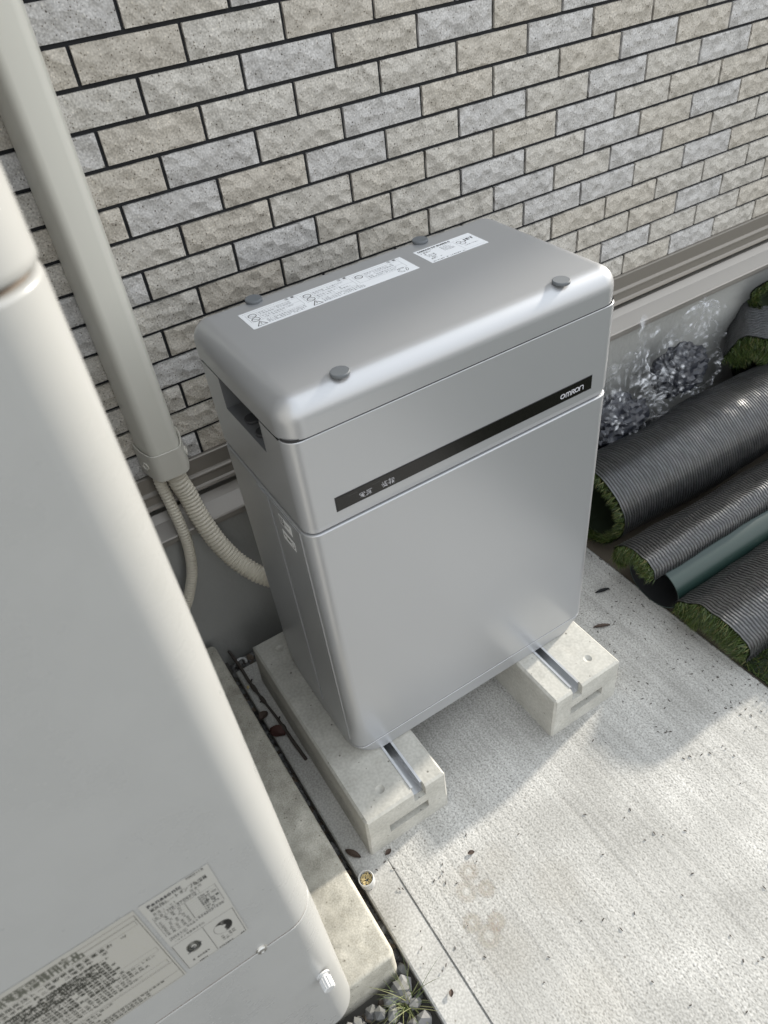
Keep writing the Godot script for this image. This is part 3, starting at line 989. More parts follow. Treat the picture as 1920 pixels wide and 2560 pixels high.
	for e in rows:
		lettering(t, e[0], Vector3(-0.2835, e[1], z), 0.0027, 0.0, M.ink_faded)
	lettering(t, "2014", Vector3(-0.3190, 0.5800, z), 0.0034, 0.0075, M.ink_faded)
	lettering(t, "5242031296", Vector3(-0.2920, 0.5850, z), 0.0036, 0.0240, M.ink_faded)
	lettering(t, "JET", Vector3(-0.3160, 0.5380, z), 0.0062, 0.0150, M.ink, Basis.IDENTITY, true)
	lettering(t, ">PET<", Vector3(-0.3120, 0.5112, z), 0.0026, 0.0080, M.ink_faded)
	lettering(t, "5752954", Vector3(-0.2920, 0.5112, z), 0.0026, 0.0140, M.ink_faded)
	lettering(t, "KF", Vector3(-0.2700, 0.5112, z), 0.0026, 0.0, M.ink_faded)
	# instruction label: runs on past the frame of the photograph
	W = 1100
	H = 660
	img = Image.create(W, H, false, Image.FORMAT_RGB8)
	img.fill(Color(0.79, 0.78, 0.745))
	for i in 900:
		img.fill_rect(Rect2i(rng.randi() % W, rng.randi() % H, 1, rng.randi_range(10, 40)), Color(0.77, 0.758, 0.695))
	ink = Color(0.22, 0.22, 0.19)
	frame_line(img, Rect2(8, 30, 1084, 622), ink, 2.0)
	stroke(img, Vector2(8, 62), Vector2(1092, 62), ink, 2.0)
	frame_line(img, Rect2(560, 66, 524, 32), ink, 1.4)
	var grey := Color(0.42, 0.42, 0.38)
	words_at(img, "家庭用電源湯機用定品", Vector2(520, 24), Vector2(34, 64), 38.0, grey, 7.0)
	print_lines(img, Rect2(500, 108, 560, 60), 2, ink, 2.6, 0.96, 6)
	print_lines(img, Rect2(560, 170, 420, 110), 5, ink, 2.6, 0.9, 7)
	print_lines(img, Rect2(470, 176, 560, 200), 9, ink, 2.6, 0.97, 8)
	frame_line(img, Rect2(520, 318, 560, 34), ink, 1.4)
	print_lines(img, Rect2(490, 360, 590, 110), 5, ink, 2.4, 0.97, 9)
	frame_line(img, Rect2(620, 452, 460, 34), ink, 1.4)
	stroke(img, Vector2(8, 496), Vector2(1092, 496), ink, 2.4)
	print_lines(img, Rect2(430, 504, 560, 80), 4, ink, 2.4, 0.8, 10)
	stroke(img, Vector2(8, 588), Vector2(1092, 588), ink, 1.6)
	print_lines(img, Rect2(420, 592, 640, 56), 3, ink, 2.2, 0.98, 11)
	print_lines(img, Rect2(20, 110, 380, 150), 8, ink, 2.4, 0.95, 12)
	frame_line(img, Rect2(20, 290, 400, 300), ink, 3.0)
	frame_line(img, Rect2(40, 310, 360, 260), grey, 2.0)
	for k in 30:
		var c := Vector2(rng.randf_range(70, 330), rng.randf_range(330, 540))
		frame_line(img, Rect2(c, Vector2(rng.randf_range(10, 60), rng.randf_range(8, 40))), ink, 2.2)
	label_quad(t, "instruction_label", img, Vector3(-0.5750, 0.5060, 0.8003), Vector3(0.2478, 0, 0), Vector3(0, 0.1525, 0), 0.55, 0.60)

func label_quad(parent: Node3D, called: String, img: Image, at: Vector3, u: Vector3, v: Vector3, rough: float, tone := 0.82) -> MeshInstance3D:
	var st := begin()
	var n := u.cross(v).normalized() * 0.0003
	var b := at - n * 0.9
	quad(st, at, at + u, at + u + v, at + v, [Vector2(0, 1), Vector2(1, 1), Vector2(1, 0), Vector2(0, 0)])
	for e in [[at, at + u, b], [at + u, at + u + v, b + u], [at + u + v, at + v, b + u + v], [at + v, at, b + v]]:
		var d: Vector3 = e[2] + (e[1] - e[0])
		quad(st, e[2], d, e[1], e[0], [Vector2(0.01, 0.01), Vector2(0.01, 0.01), Vector2(0.01, 0.01), Vector2(0.01, 0.01)])
	var m := mat(lin(tone, tone, tone), rough)
	m.albedo_texture = tex(img)
	return part(called, st.commit(), m, parent)

# ------------------------------------------------------------------ battery cabinet
func build_battery() -> void:
	var ext := [-0.0103, 0.4975, 0.2150, 0.4920]
	var r := 0.021
	var t := thing("battery_cabinet", Vector3(0.2347, 0.108, 0.3535), "silver storage battery cabinet with a black display strip, on two concrete blocks", "battery cabinet")
	var st := begin()
	# foot
	stack(st, ext, r, [[0.1090, 0.0040, -90.0, 0.050], [0.1090, 0.0020, -50.0, 0.052], [0.1115, 0.0002, 0.0, 0.052], [0.1180, 0.0002, 0.0, 0.046], [0.1250, 0.0002, 0.0, 0.037], [0.1320, 0.0002, 0.0, 0.027], [0.1390, 0.0002, 0.0], [0.1398, 0.0010, 60.0], [0.1400, 0.0020, 85.0]], true, true)
	part("skirt", st.commit(), M.silver, t)
	st = begin()
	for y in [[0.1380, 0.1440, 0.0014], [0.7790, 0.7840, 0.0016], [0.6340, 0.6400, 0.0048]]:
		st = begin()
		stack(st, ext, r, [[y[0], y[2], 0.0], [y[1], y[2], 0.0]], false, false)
		part("joint", st.commit(), M.seam, t)  # dark rings that put the shade of the panel gaps into colour
	st = begin()
	stack(st, ext, r, [[0.1422, 0.0020, -80.0], [0.1424, 0.0008, -45.0], [0.1432, 0.0, 0.0], [0.6345, 0.0, 0.0], [0.6360, 0.0006, 50.0], [0.6366, 0.0022, 80.0]], true, true)
	part("lower_panel", st.commit(), M.silver, t)
	# upper panel, open on the left where the hand grip is
	st = begin()
	var n := 11
	var left_flat := 2 * n + n - 1                                # the quad between the two left corners
	var ur := [[0.6376, 0.0050, -80.0], [0.6382, 0.0036, -40.0], [0.6390, 0.0032, 12.0], [0.6470, 0.0004, 12.0], [0.6480, 0.0, 0.0], [0.7790, 0.0, 0.0], [0.7798, 0.0008, 50.0], [0.7800, 0.0030, 85.0]]
	stack(st, ext, r, ur, false, true, [left_flat, 4])
	var x := -0.0103
	var z0 := 0.2360
	var z1 := 0.4710
	var g0 := 0.2945
	var g1 := 0.4190
	var yb := 0.7320
	var nl := Vector3.LEFT
	for q in [[z0, g0, 0.6480, 0.7795], [g1, z1, 0.6480, 0.7795], [g0, g1, 0.6480, yb]]:
		quad(st, Vector3(x, q[2], q[0]), Vector3(x, q[2], q[1]), Vector3(x, q[3], q[1]), Vector3(x, q[3], q[0]))
	part("upper_panel", st.commit(), M.silver, t)
	st = begin()
	var xi := 0.034
	quad(st, Vector3(x, yb, g1), Vector3(xi, yb + 0.001, g1), Vector3(xi, yb + 0.001, g0), Vector3(x, yb, g0))
	quad(st, Vector3(xi, yb, g0), Vector3(xi, yb, g1), Vector3(xi, 0.7797, g1), Vector3(xi, 0.7797, g0))
	quad(st, Vector3(x, yb, g0), Vector3(xi, yb, g0), Vector3(xi, 0.7797, g0), Vector3(x, 0.7797, g0))
	quad(st, Vector3(xi, yb, g1), Vector3(x, yb, g1), Vector3(x, 0.7797, g1), Vector3(xi, 0.7797, g1))
	part("grip_recess", st.commit(), M.recess, t)
	for c in [Vector3(0.0060, yb + 0.0005, 0.343), Vector3(0.0050, yb + 0.0005, 0.380)]:
		st = begin()
		disc_cap(st, c, Vector3.UP, 0.0112, 0.004)
		part("bolt_cap", st.commit(), M.rubber_dark, t)
	# raised band down the left side
	st = begin()
	box(st, Vector3(x - 0.0022, 0.158, 0.341), Vector3(x + 0.001, 0.6335, 0.3755))
	part("side_band", st.commit(), M.silver, t)
	st = begin()
	box(st, Vector3(x - 0.0012, 0.150, 0.3785), Vector3(x + 0.001, 0.6335, 0.4690))
	part("side_plate", st.commit(), M.silver, t)
	# lid
	st = begin()
	var lr := [[0.7818, 0.0040, -85.0], [0.7820, 0.0012, -60.0], [0.7828, 0.0, 0.0], [0.8020, 0.0, 0.0]] + rounding(0.8020, 0.028, 1.0, 14)
	stack(st, [-0.0108, 0.4980, 0.2050, 0.4925], 0.030, lr, true, true)
	var lid := part("lid", st.commit(), M.silver, t)
	for c in [Vector2(0.083, 0.230), Vector2(0.353, 0.231), Vector2(0.079, 0.4720), Vector2(0.405, 0.4725)]:
		st = begin()
		var tilt := Vector3(rng.randf_range(-0.03, 0.03), 1, rng.randf_range(-0.03, 0.03))
		disc_cap(st, Vector3(c.x, 0.8302, c.y), tilt, 0.0118, 0.0042)
		part("bolt_cap", st.commit(), M.rubber, t)
	# warning label along the back of the lid
	var W := 1280
	var H := 260
	var img := Image.create(W, H, false, Image.FORMAT_RGB8)
	img.fill(Color(0.97, 0.98, 0.99))
	var ink := Color(0.12, 0.12, 0.13)
	var grey := Color(0.55, 0.56, 0.58)
	stroke(img, Vector2(20, 22), Vector2(1260, 22), grey, 2.0)
	for k in 3:
		var ox := 20.0 + k * 410.0
		frame_line(img, Rect2(ox + 10, 46, 385, 124), grey, 1.6)
		stroke(img, Vector2(ox + 90, 46), Vector2(ox + 90, 170), grey, 1.6)
		stroke(img, Vector2(ox + 90, 108), Vector2(ox + 395, 108), grey, 1.6)
		for j in (2 if k < 2 else 1):
			var c := Vector2(ox + 50, 78 + j * 62)
			ring_line(img, c, Vector2(27, 27), ink, 5.0)
			stroke(img, c - Vector2(18, 18), c + Vector2(18, 18), ink, 4.0)
		if k < 2:
			var p := Vector2(ox + 56, 182)
			stroke(img, p, p + Vector2(-34, 58), ink, 4.5)
			stroke(img, p, p + Vector2(34, 58), ink, 4.5)
			stroke(img, p + Vector2(-34, 58), p + Vector2(34, 58), ink, 4.5)
			stroke(img, p + Vector2(0, 22), p + Vector2(0, 40), ink, 4.5)
		print_lines(img, Rect2(ox + 100, 54, 270, 48), 2, grey, 2.4, 0.9, 20 + k)
		print_lines(img, Rect2(ox + 100, 116, 270, 48), 2, grey, 2.4, 0.9, 30 + k)
		if k < 2:
			print_lines(img, Rect2(ox + 104, 184, 330, 60), 3, grey, 2.4, 0.98, 40 + k)
		words_at(img, "注意", Vector2(ox + 320, 4), Vector2(26, 26), 44.0, ink, 3.4)
	for k in 3:
		var a := TAU * k / 3.0 - 0.4
		ring_line(img, Vector2(1180, 200), Vector2(40, 36), ink, 3.0, a, a + 1.5)
		ring_line(img, Vector2(1180, 200), Vector2(26, 23), ink, 3.0, a, a + 1.5)
		for e in [a, a + 1.5]:
			stroke(img, Vector2(1180, 200) + Vector2(cos(e) * 40, sin(e) * 36), Vector2(1180, 200) + Vector2(cos(e) * 26, sin(e) * 23), ink, 3.0)
	label_quad(t, "warning_label", img, Vector3(0.0485, 0.8304, 0.3052), Vector3(0.2530, 0, 0), Vector3(0, 0, -0.0505), 0.35)
	# rating label
	W = 560
	H = 300
	img = Image.create(W, H, false, Image.FORMAT_RGB8)
	img.fill(Color(0.97, 0.98, 0.99))
	stroke(img, Vector2(20, 62), Vector2(540, 62), grey, 2.0)
	stroke(img, Vector2(350, 62), Vector2(350, 270), grey, 2.0)
	stroke(img, Vector2(20, 272), Vector2(540, 272), grey, 2.0)
	print_lines(img, Rect2(24, 68, 130, 30), 1, ink, 3.2, 1.0, 50)
	for j in 5:
		print_lines(img, Rect2(40, 108 + j * 28, 150, 24), 1, ink, 2.6, 0.5 + 0.1 * (j % 3), 60 + j)
	print_lines(img, Rect2(210, 76, 120, 100), 5, grey, 2.2, 0.95, 71)
	print_lines(img, Rect2(24, 276, 330, 20), 1, ink, 2.2, 1.0, 72)
	ring_line(img, Vector2(388, 110), Vector2(20, 20), ink, 5.0)
	ring_line(img, Vector2(404, 150), Vector2(24, 24), ink, 5.0)
	print_lines(img, Rect2(366, 196, 160, 22), 1, grey, 2.2, 1.0, 73)
	label_quad(t, "rating_label", img, Vector3(0.3230, 0.8304, 0.3055), Vector3(0.0980, 0, 0), Vector3(0, 0, -0.0490), 0.35)
	var flat := Basis(Vector3(1, 0, 0), Vector3(0, 0, -1), Vector3(0, 1, 0))
	lettering(t, "OMRON KP-BU98B-S", Vector3(0.3268, 0.8305, 0.2645), 0.0045, 0.0560, M.ink, flat, true)
	lettering(t, "JET", Vector3(0.3985, 0.8305, 0.2785), 0.0062, 0.0180, M.ink, flat, true)
	# display strip
	W = 1680
	H = 84
	img = Image.create(W, H, false, Image.FORMAT_RGB8)
	img.fill(Color(0.075, 0.073, 0.07))
	var white := Color(0.78, 0.78, 0.80)
	words_at(img, "電源", Vector2(130, 36), Vector2(36, 38), 40.0, white, 2.2)
	words_at(img, "情報", Vector2(262, 36), Vector2(36, 38), 40.0, white, 2.2)
	img.fill_rect(Rect2i(70, 20, 52, 3), Color(0.2, 0.2, 0.2))
	img.fill_rect(Rect2i(210, 20, 52, 3), Color(0.2, 0.2, 0.2))
	# the maker's name, round letters
	var ox := 1452.0
	var y0 := 34.0
	ring_line(img, Vector2(ox + 14, y0 + 14), Vector2(14, 13), white, 6.0)
	for p in [[38, 28, 38, 8], [38, 6, 46, 1], [46, 1, 54, 6], [54, 6, 54, 28], [54, 6, 62, 1], [62, 1, 70, 6], [70, 6, 70, 28], [80, 28, 80, 1], [80, 1, 96, 1], [96, 1, 100, 8], [100, 8, 94, 14], [94, 14, 82, 14], [90, 15, 101, 28], [140, 28, 140, 6], [140, 6, 146, 1], [146, 1, 160, 1], [160, 1, 166, 6], [166, 6, 166, 28]]:
		stroke(img, Vector2(ox + p[0], y0 + p[1]), Vector2(ox + p[2], y0 + p[3]), white, 6.0)
	ring_line(img, Vector2(ox + 120, y0 + 14), Vector2(14, 13), white, 6.0)
	var strip := label_quad(t, "display_strip", img, Vector3(0.0362, 0.6610, 0.4926), Vector3(0.4195, 0, 0), Vector3(0, 0.0206, 0), 0.22)
	st = begin()
	box(st, Vector3(0.0350, 0.6598, 0.4915), Vector3(0.4569, 0.6828, 0.4922))
	part("strip_rim", st.commit(), M.seam, t)
	# two stickers on the left side
	for k in 2:
		img = Image.create(160, 80, false, Image.FORMAT_RGB8)
		img.fill(Color(0.93, 0.93, 0.93))
		if k == 0:
			img.fill_rect(Rect2i(6, 8, 52, 62), Color(0.25, 0.25, 0.25))
			print_lines(img, Rect2(10, 14, 46, 52), 3, Color(0.9, 0.9, 0.9), 3.0, 1.0, 80)
			print_lines(img, Rect2(66, 30, 70, 18), 1, Color(0.3, 0.3, 0.3), 2.0, 1.0, 81)
		else:
			print_lines(img, Rect2(8, 30, 40, 20), 1, Color(0.3, 0.3, 0.3), 3.0, 1.0, 82)
			img.fill_rect(Rect2i(54, 26, 46, 22), Color(0.15, 0.15, 0.15))
			ring_line(img, Vector2(130, 42), Vector2(20, 22), Color(0.2, 0.2, 0.2), 5.0)
		label_quad(t, "sticker", img, Vector3(x - 0.0018, [0.6065, 0.5785][k], 0.4050), Vector3(0, 0, 0.0365), Vector3(0, 0.0168, 0), 0.4, 0.92)

# ------------------------------------------------------------------ blocks
func build_blocks() -> void:
	var first: Node3D = null
	for k in 2:
		var root: Node3D
		if k == 0:
			root = Node3D.new()
			root.name = "concrete_block"
			add_child(root, true)
			var body := CSGCombiner3D.new()
			body.name = "block_body"
			root.add_child(body, true)
			var pg := CSGPolygon3D.new()
			pg.name = "core"
			var w := 0.077
			var s := 0.026                                        # the slot, off centre
			pg.polygon = PackedVector2Array([Vector2(-w - 0.005, 0), Vector2(w + 0.005, 0), Vector2(w + 0.0005, 0.1035), Vector2(w - 0.0035, 0.108), Vector2(s + 0.0115, 0.108), Vector2(s + 0.0115, 0.080), Vector2(s - 0.0115, 0.080), Vector2(s - 0.0115, 0.108), Vector2(-w + 0.0035, 0.108), Vector2(-w - 0.0005, 0.1035)])
			pg.depth = 0.443
			pg.material = M.block
			body.add_child(pg, true)
			pg.position = Vector3(0, 0, 0.2215)
			for e in [1.0, -1.0]:
				var cut := CSGBox3D.new()
				cut.name = "hand_hold"
				cut.size = Vector3(0.078, 0.0225, 0.044)
				cut.operation = CSGShape3D.OPERATION_SUBTRACTION
				cut.material = M.block
				body.add_child(cut, true)
				cut.position = Vector3(0.001 * e, 0.0465, 0.2215 * e)
				var bev := CSGBox3D.new()
				bev.name = "bevel"
				bev.size = Vector3(0.3, 0.007, 0.007)
				bev.operation = CSGShape3D.OPERATION_SUBTRACTION
				bev.material = M.block
				body.add_child(bev, true)
				bev.position = Vector3(0, 0.1085, 0.222 * e)
				bev.rotation.x = PI / 4
				for sx in [-1.0, 1.0]:
					var side := CSGBox3D.new()
					side.name = "bevel"
					side.size = Vector3(0.0065, 0.3, 0.0065)
					side.operation = CSGShape3D.OPERATION_SUBTRACTION
					side.material = M.block
					body.add_child(side, true)
					side.position = Vector3(sx * (w + 0.0030), 0.054, 0.222 * e)
					side.rotation = Vector3(0, PI / 4, sx * 0.042)
			for dm in [[-0.027, 0.183], [-0.034, -0.1835]]:
				var pit := CSGSphere3D.new()
				pit.name = "dimple"
				pit.radius = 0.011
				pit.radial_segments = 20
				pit.rings = 12
				pit.operation = CSGShape3D.OPERATION_SUBTRACTION
				pit.material = M.block
				body.add_child(pit, true)
				pit.position = Vector3(dm[0], 0.1155, dm[1])
			var st := begin()
			for e in [-1.0, 1.0]:
				var a: float = s + e * 0.0113
				var b: float = s + e * 0.0092
				box(st, Vector3(minf(a, b), 0.0803, -0.212), Vector3(maxf(a, b), 0.1092, 0.212))
				var c: float = s + e * 0.0070
				box(st, Vector3(minf(b, c), 0.1068, -0.212), Vector3(maxf(b, c), 0.1092, 0.212))
			box(st, Vector3(s - 0.0092, 0.0803, -0.212), Vector3(s + 0.0092, 0.0822, 0.212))
			var rail := MeshInstance3D.new()
			rail.name = "rail"
			rail.mesh = st.commit()
			rail.material_override = M.zinc
			root.add_child(rail, true)
			root.position = Vector3(0.0180, 0, 0.3700)
			first = root
			tag(root, "left concrete block under the cabinet, nearer the tank, with a steel channel in its top", "concrete block", "concrete blocks under the battery cabinet")
		else:
			root = first.duplicate()
			root.name = "concrete_block_001"
			add_child(root, true)
			root.position = Vector3(0.4112, 0, 0.3775)
			root.rotation.y = PI
			tag(root, "right concrete block under the cabinet, nearer the turf rolls", "concrete block", "concrete blocks under the battery cabinet")

# ------------------------------------------------------------------ turf rolls
# resample a section of (z, y) points evenly; closed sections return to the first point
func section(ctrl: Array, n: int, closed: bool) -> Array:
	var c := Curve2D.new()
	c.bake_interval = 0.002
	var m := ctrl.size()
	for i in (m + 1 if closed else m):
		var a: Vector2 = ctrl[posmod(i - 1, m)] if closed else ctrl[maxi(i - 1, 0)]
		var b: Vector2 = ctrl[(i + 1) % m] if closed else ctrl[mini(i + 1, m - 1)]
		var t := (b - a) / 6.0
		c.add_point(ctrl[i % m], -t, t)
	var out := []
	var l := c.get_baked_length()
	for i in n + 1:
		out.append(c.sample_baked(l * i / n))
	return out

func sec_normals(s: Array) -> Array:
	var out := []
	var closed: bool = s[0].distance_to(s[-1]) < 1e-4
	for i in s.size():
		var a: Vector2 = s[i - 1] if i > 0 else (s[-2] if closed else s[0])
		var b: Vector2 = s[i + 1] if i < s.size() - 1 else (s[1] if closed else s[-1])
		var t := (b - a).normalized()
		out.append(Vector2(-t.y, t.x))                            # outward when the section runs towards larger z over the top
	return out

func roll_point(sh: Array, i: int, x: float, off: float) -> Vector3:
	var s: Array = sh[0]
	var w: float = sh[2].get_noise_2d(x * 0.6, i * 0.02) * sh[4]
	var p: Vector2 = s[i] + sh[1][i] * (off + w)
	return Vector3(x + sh[3] * (s[i].x - s[0].x), maxf(p.y, 0.0015), p.x)

func roll(called: String, label: String, at: Vector3, ctrl: Array, closed: bool, x0: float, x1: float, pile_depth: float, blades: int, tone: float, slant := 0.0, wob := 0.013) -> void:
	var t := thing(called, at, label, "turf roll", "rolls of artificial turf lying along the house wall")
	var s := section(ctrl, 46, closed)
	var nrm := sec_normals(s)
	var f := FastNoiseLite.new()
	f.seed = called.hash() % 1000 + int(x0 * 1000)
	f.frequency = 3.0
	var sh := [s, nrm, f, slant, wob]
	# woven backing: raised ribs round the roll; their sheen and the shaded gaps are in the vertex colour
	var st := begin()
	var pitch := 0.0078
	var steps := []
	var k := 0
	while x0 + k * pitch < x1:
		var x := x0 + k * pitch
		for e in [[0.0, 0.0006, 1.0], [0.40, 0.0006, 0.95], [0.58, -0.0007, 0.22], [0.84, -0.0007, 0.25]]:
			steps.append([x + e[0] * pitch, e[1], e[2]])
		k += 1
	rng.seed = 17 + int(x0 * 777)
	var g := RandomNumberGenerator.new()
	g.seed = 5
	var rows := []
	for e in steps:
		var row := []
		for i in s.size():
			var v: float = e[2] * tone * g.randf_range(0.6, 1.3)
			row.append([roll_point(sh, i, e[0], e[1]), Color(v * 0.97, v, v * 1.03)])
		rows.append(row)
	for a in rows.size() - 1:
		for i in s.size() - 1:
			var q := [rows[a][i], rows[a][i + 1], rows[a + 1][i + 1], rows[a + 1][i]]
			var nn: Vector3 = (q[2][0] - q[0][0]).cross(q[3][0] - q[1][0])
			var n3 := Vector3(0, nrm[i].y, nrm[i].x)
			var n4 := Vector3(0, nrm[i + 1].y, nrm[i + 1].x)
			var slope: Vector3 = (q[3][0] - q[0][0]).normalized()
			var na := (n3 - slope * n3.dot(slope)).normalized()
			var nb := (n4 - slope * n4.dot(slope)).normalized()
			var ns := [na, nb, nb, na]
			for j in [0, 2, 1, 0, 3, 2]:
				st.set_normal(ns[j])
				st.set_color(q[j][1])
				st.add_vertex(q[j][0])
	part("woven_backing", st.commit(), M.backing, t)
	# lining seen from the end, and the pile along it
	st = begin()
	var xe := x0 + 0.012
	for i in s.size() - 1:
		var a: Vector3 = roll_point(sh, i, xe, -0.0022)
		var b: Vector3 = roll_point(sh, i + 1, xe, -0.0022)
		var c: Vector3 = roll_point(sh, i + 1, xe, -pile_depth)
		var d: Vector3 = roll_point(sh, i, xe, -pile_depth)
		quad(st, a, b, c, d)
		quad(st, d, c, c + Vector3(x1 - xe, 0, 0), d + Vector3(x1 - xe, 0, 0))
		quad(st, roll_point(sh, i, x0, -0.0014), roll_point(sh, i + 1, x0, -0.0014), b, a)
	part("lining", st.commit(), M.pile_base, t)
	st = begin()
	for j in blades:
		var i := rng.randi() % s.size()
		var d := rng.randf() * pile_depth
		var x := x0 + rng.randf_range(-0.001, 0.016)
		var p: Vector3 = roll_point(sh, i, x, -0.002 - d * 0.85)
		var inn := Vector3(0, -nrm[i].y, -nrm[i].x)
		var dir := (inn * rng.randf_range(0.2, 1.0) + Vector3(-rng.randf_range(0.1, 1.0), rng.randf_range(-0.4, 0.3), rng.randf_range(-0.5, 0.5))).normalized()
		blade(st, p, dir, rng.randf_range(0.010, 0.022), 0.0010)
	part("pile", st.commit(), M.pile, t).set_meta("kind", "stuff")

func blade(st: SurfaceTool, p: Vector3, dir: Vector3, l: float, w: float) -> void:
	var side := dir.cross(Vector3(rng.randf_range(-1, 1), rng.randf_range(-1, 1), rng.randf_range(-1, 1))).normalized() * w
	var v := rng.randf()
	var c := Color(0.022, 0.046, 0.008).lerp(Color(0.085, 0.125, 0.028), v)
	if rng.randf() < 0.12:
		c = Color(0.16, 0.15, 0.05)
	var n := dir.cross(side).normalized()
	var tip := p + dir * l + Vector3(0, -l * 0.15, 0)
	st.set_color(c * 0.8)
	for e in [p - side, p + side, tip]:
		st.set_normal(n)
		st.add_vertex(e)

func circle(c: Vector2, r: float, sq: float) -> Array:
	var o := []
	for i in 16:
		var a := PI + 0.25 - TAU * i / 16.0
		o.append(c + Vector2(cos(a) * r, sin(a) * r * sq))
	return o

func build_turf() -> void:
	roll("turf_roll", "biggest round turf roll with black ribbed backing, between the plastic bags and the flattened roll", Vector3(1.4, 0, 0.248), circle(Vector2(0.248, 0.1045), 0.106, 0.98), true, 0.742, 2.3, 0.017, 5200, 0.068, 0.05)
	roll("turf_roll", "flattened turf roll folded over the dark green plastic sheet roll", Vector3(1.4, 0.1, 0.44), [Vector2(0.372, 0.070), Vector2(0.378, 0.092), Vector2(0.400, 0.116), Vector2(0.430, 0.134), Vector2(0.460, 0.139), Vector2(0.484, 0.128), Vector2(0.496, 0.108), Vector2(0.492, 0.094), Vector2(0.480, 0.086)], false, 0.700, 2.3, 0.030, 5200, 0.068, -0.08)
	roll("turf_roll", "frontmost flattened turf roll with green pile under its end, beside the open concrete", Vector3(1.4, 0, 0.63), [Vector2(0.548, 0.052), Vector2(0.549, 0.074), Vector2(0.566, 0.094), Vector2(0.600, 0.108), Vector2(0.640, 0.115), Vector2(0.676, 0.108), Vector2(0.702, 0.091), Vector2(0.715, 0.068), Vector2(0.716, 0.046)], false, 0.703, 2.3, 0.055, 9000, 0.068, 0.05)
	roll("turf_roll", "upper turf roll of the far pair, lying against the wall above its folded end", Vector3(1.9, 0.25, 0.11), circle(Vector2(0.118, 0.305), 0.058, 0.95), true, 1.47, 2.4, 0.018, 1600, 0.068, 0.6)
	roll("turf_roll", "short folded turf end with bright green edge, beside the right plastic bag", Vector3(1.43, 0.2, 0.135), [Vector2(0.060, 0.190), Vector2(0.068, 0.228), Vector2(0.100, 0.262), Vector2(0.140, 0.270), Vector2(0.180, 0.256), Vector2(0.206, 0.226), Vector2(0.212, 0.190)], false, 1.355, 1.575, 0.060, 3000, 0.068, 0.0)
	var folded: Node3D = get_child(get_child_count() - 1)
	folded.rotation = Vector3(0.0, deg_to_rad(36.0), 0.0)
	# roll hidden under the far pair
	roll("turf_roll", "lowest turf roll at the wall foot, under the far pair", Vector3(1.9, 0, 0.1), circle(Vector2(0.112, 0.088), 0.075, 1.12), true, 1.50, 2.3, 0.018, 300, 0.09)
	# green plastic sheet, rolled
	var t := thing("plastic_sheet_roll", Vector3(1.4, 0, 0.472), "dark green plastic sheet roll with a black open end, between two turf rolls", "sheet roll")
	var st := begin()
	var inner := begin()
	var n := 40
	for i in n:
		var q := []
		for e in [[i, 0.722], [i + 1, 0.722], [i + 1, 2.3], [i, 2.3]]:
			var a: float = -TAU * e[0] / n
			q.append([Vector3(e[1], 0.0535 + sin(a) * 0.052, 0.474 + cos(a) * 0.066), Vector3(0, sin(a) / 0.052, cos(a) / 0.066).normalized()])
		tri(st, q[0][0], q[1][0], q[2][0], q[0][1], q[1][1], q[2][1])
		tri(st, q[0][0], q[2][0], q[3][0], q[0][1], q[2][1], q[3][1])
		for e in q:
			e[0] = Vector3(e[0].x, (e[0].y - 0.0535) * 0.955 + 0.0535, (e[0].z - 0.474) * 0.965 + 0.474)
		tri(inner, q[0][0], q[3][0], q[2][0], -q[0][1], -q[3][1], -q[2][1])
		tri(inner, q[0][0], q[2][0], q[1][0], -q[0][1], -q[2][1], -q[1][1])
		var o := Vector3(0.722, 0.0535, 0.474)
		var a0: Vector3 = q[0][0]
		var a1: Vector3 = q[1][0]
		quad(st, a0, a1, o + (a1 - o) / Vector3(1, 0.955, 0.965), o + (a0 - o) / Vector3(1, 0.955, 0.965))
	part("outer_layer", st.commit(), M.sheet, t)
	part("inner_layer", inner.commit(), M.black, t)
	# turf laid out on the ground
	t = thing("turf_carpet", Vector3(1.6, 0, 1.4), "green artificial turf laid flat at the edge of the concrete, right of the frontmost roll", "artificial turf")
	st = begin()
	box(st, Vector3(0.738, -0.0055, 0.690), Vector3(4.5, 0.006, 5.0))
	part("carpet_base", st.commit(), M.pile_base, t)
	st = begin()
	rng.seed = 23
	for j in 15000:
		var x := 0.732 + pow(rng.randf(), 1.6) * 1.0
		var z := 0.688 + rng.randf() * 0.75
		var c := Vector3(x, 0.004, z)
		var d := Vector3(rng.randf_range(-0.8, 0.5), 1.0, rng.randf_range(-0.6, 0.7)).normalized()
		blade(st, c, d, rng.randf_range(0.015, 0.030), 0.0011)
	part("carpet_pile", st.commit(), M.pile, t).set_meta("kind", "stuff")

# ------------------------------------------------------------------ bags
# painted crease highlights: white streaks laid by noise, clear between them
func glint_color(g: FastNoiseLite, p: Vector3) -> Color:
	var a := absf(g.get_noise_3dv(p * Vector3(13.0, 40.0, 22.0)))
	var b := absf(g.get_noise_3dv(Vector3(p.y * 20.0 + p.x * 30.0, p.x * 9.0, p.z * 40.0) + Vector3(7, 3, 1)))
	var c := g.get_noise_3dv(p * 9.0 + Vector3(1, 9, 4))
	var k := clampf(1.0 - a * 9.0, 0.0, 1.0) * 0.9 + clampf(1.0 - b * 12.0, 0.0, 1.0) * 0.5
	return Color(0.86, 0.88, 0.92, clampf(0.95 * k * k * clampf(0.45 + c * 1.8, 0.0, 1.0), 0.0, 0.85))

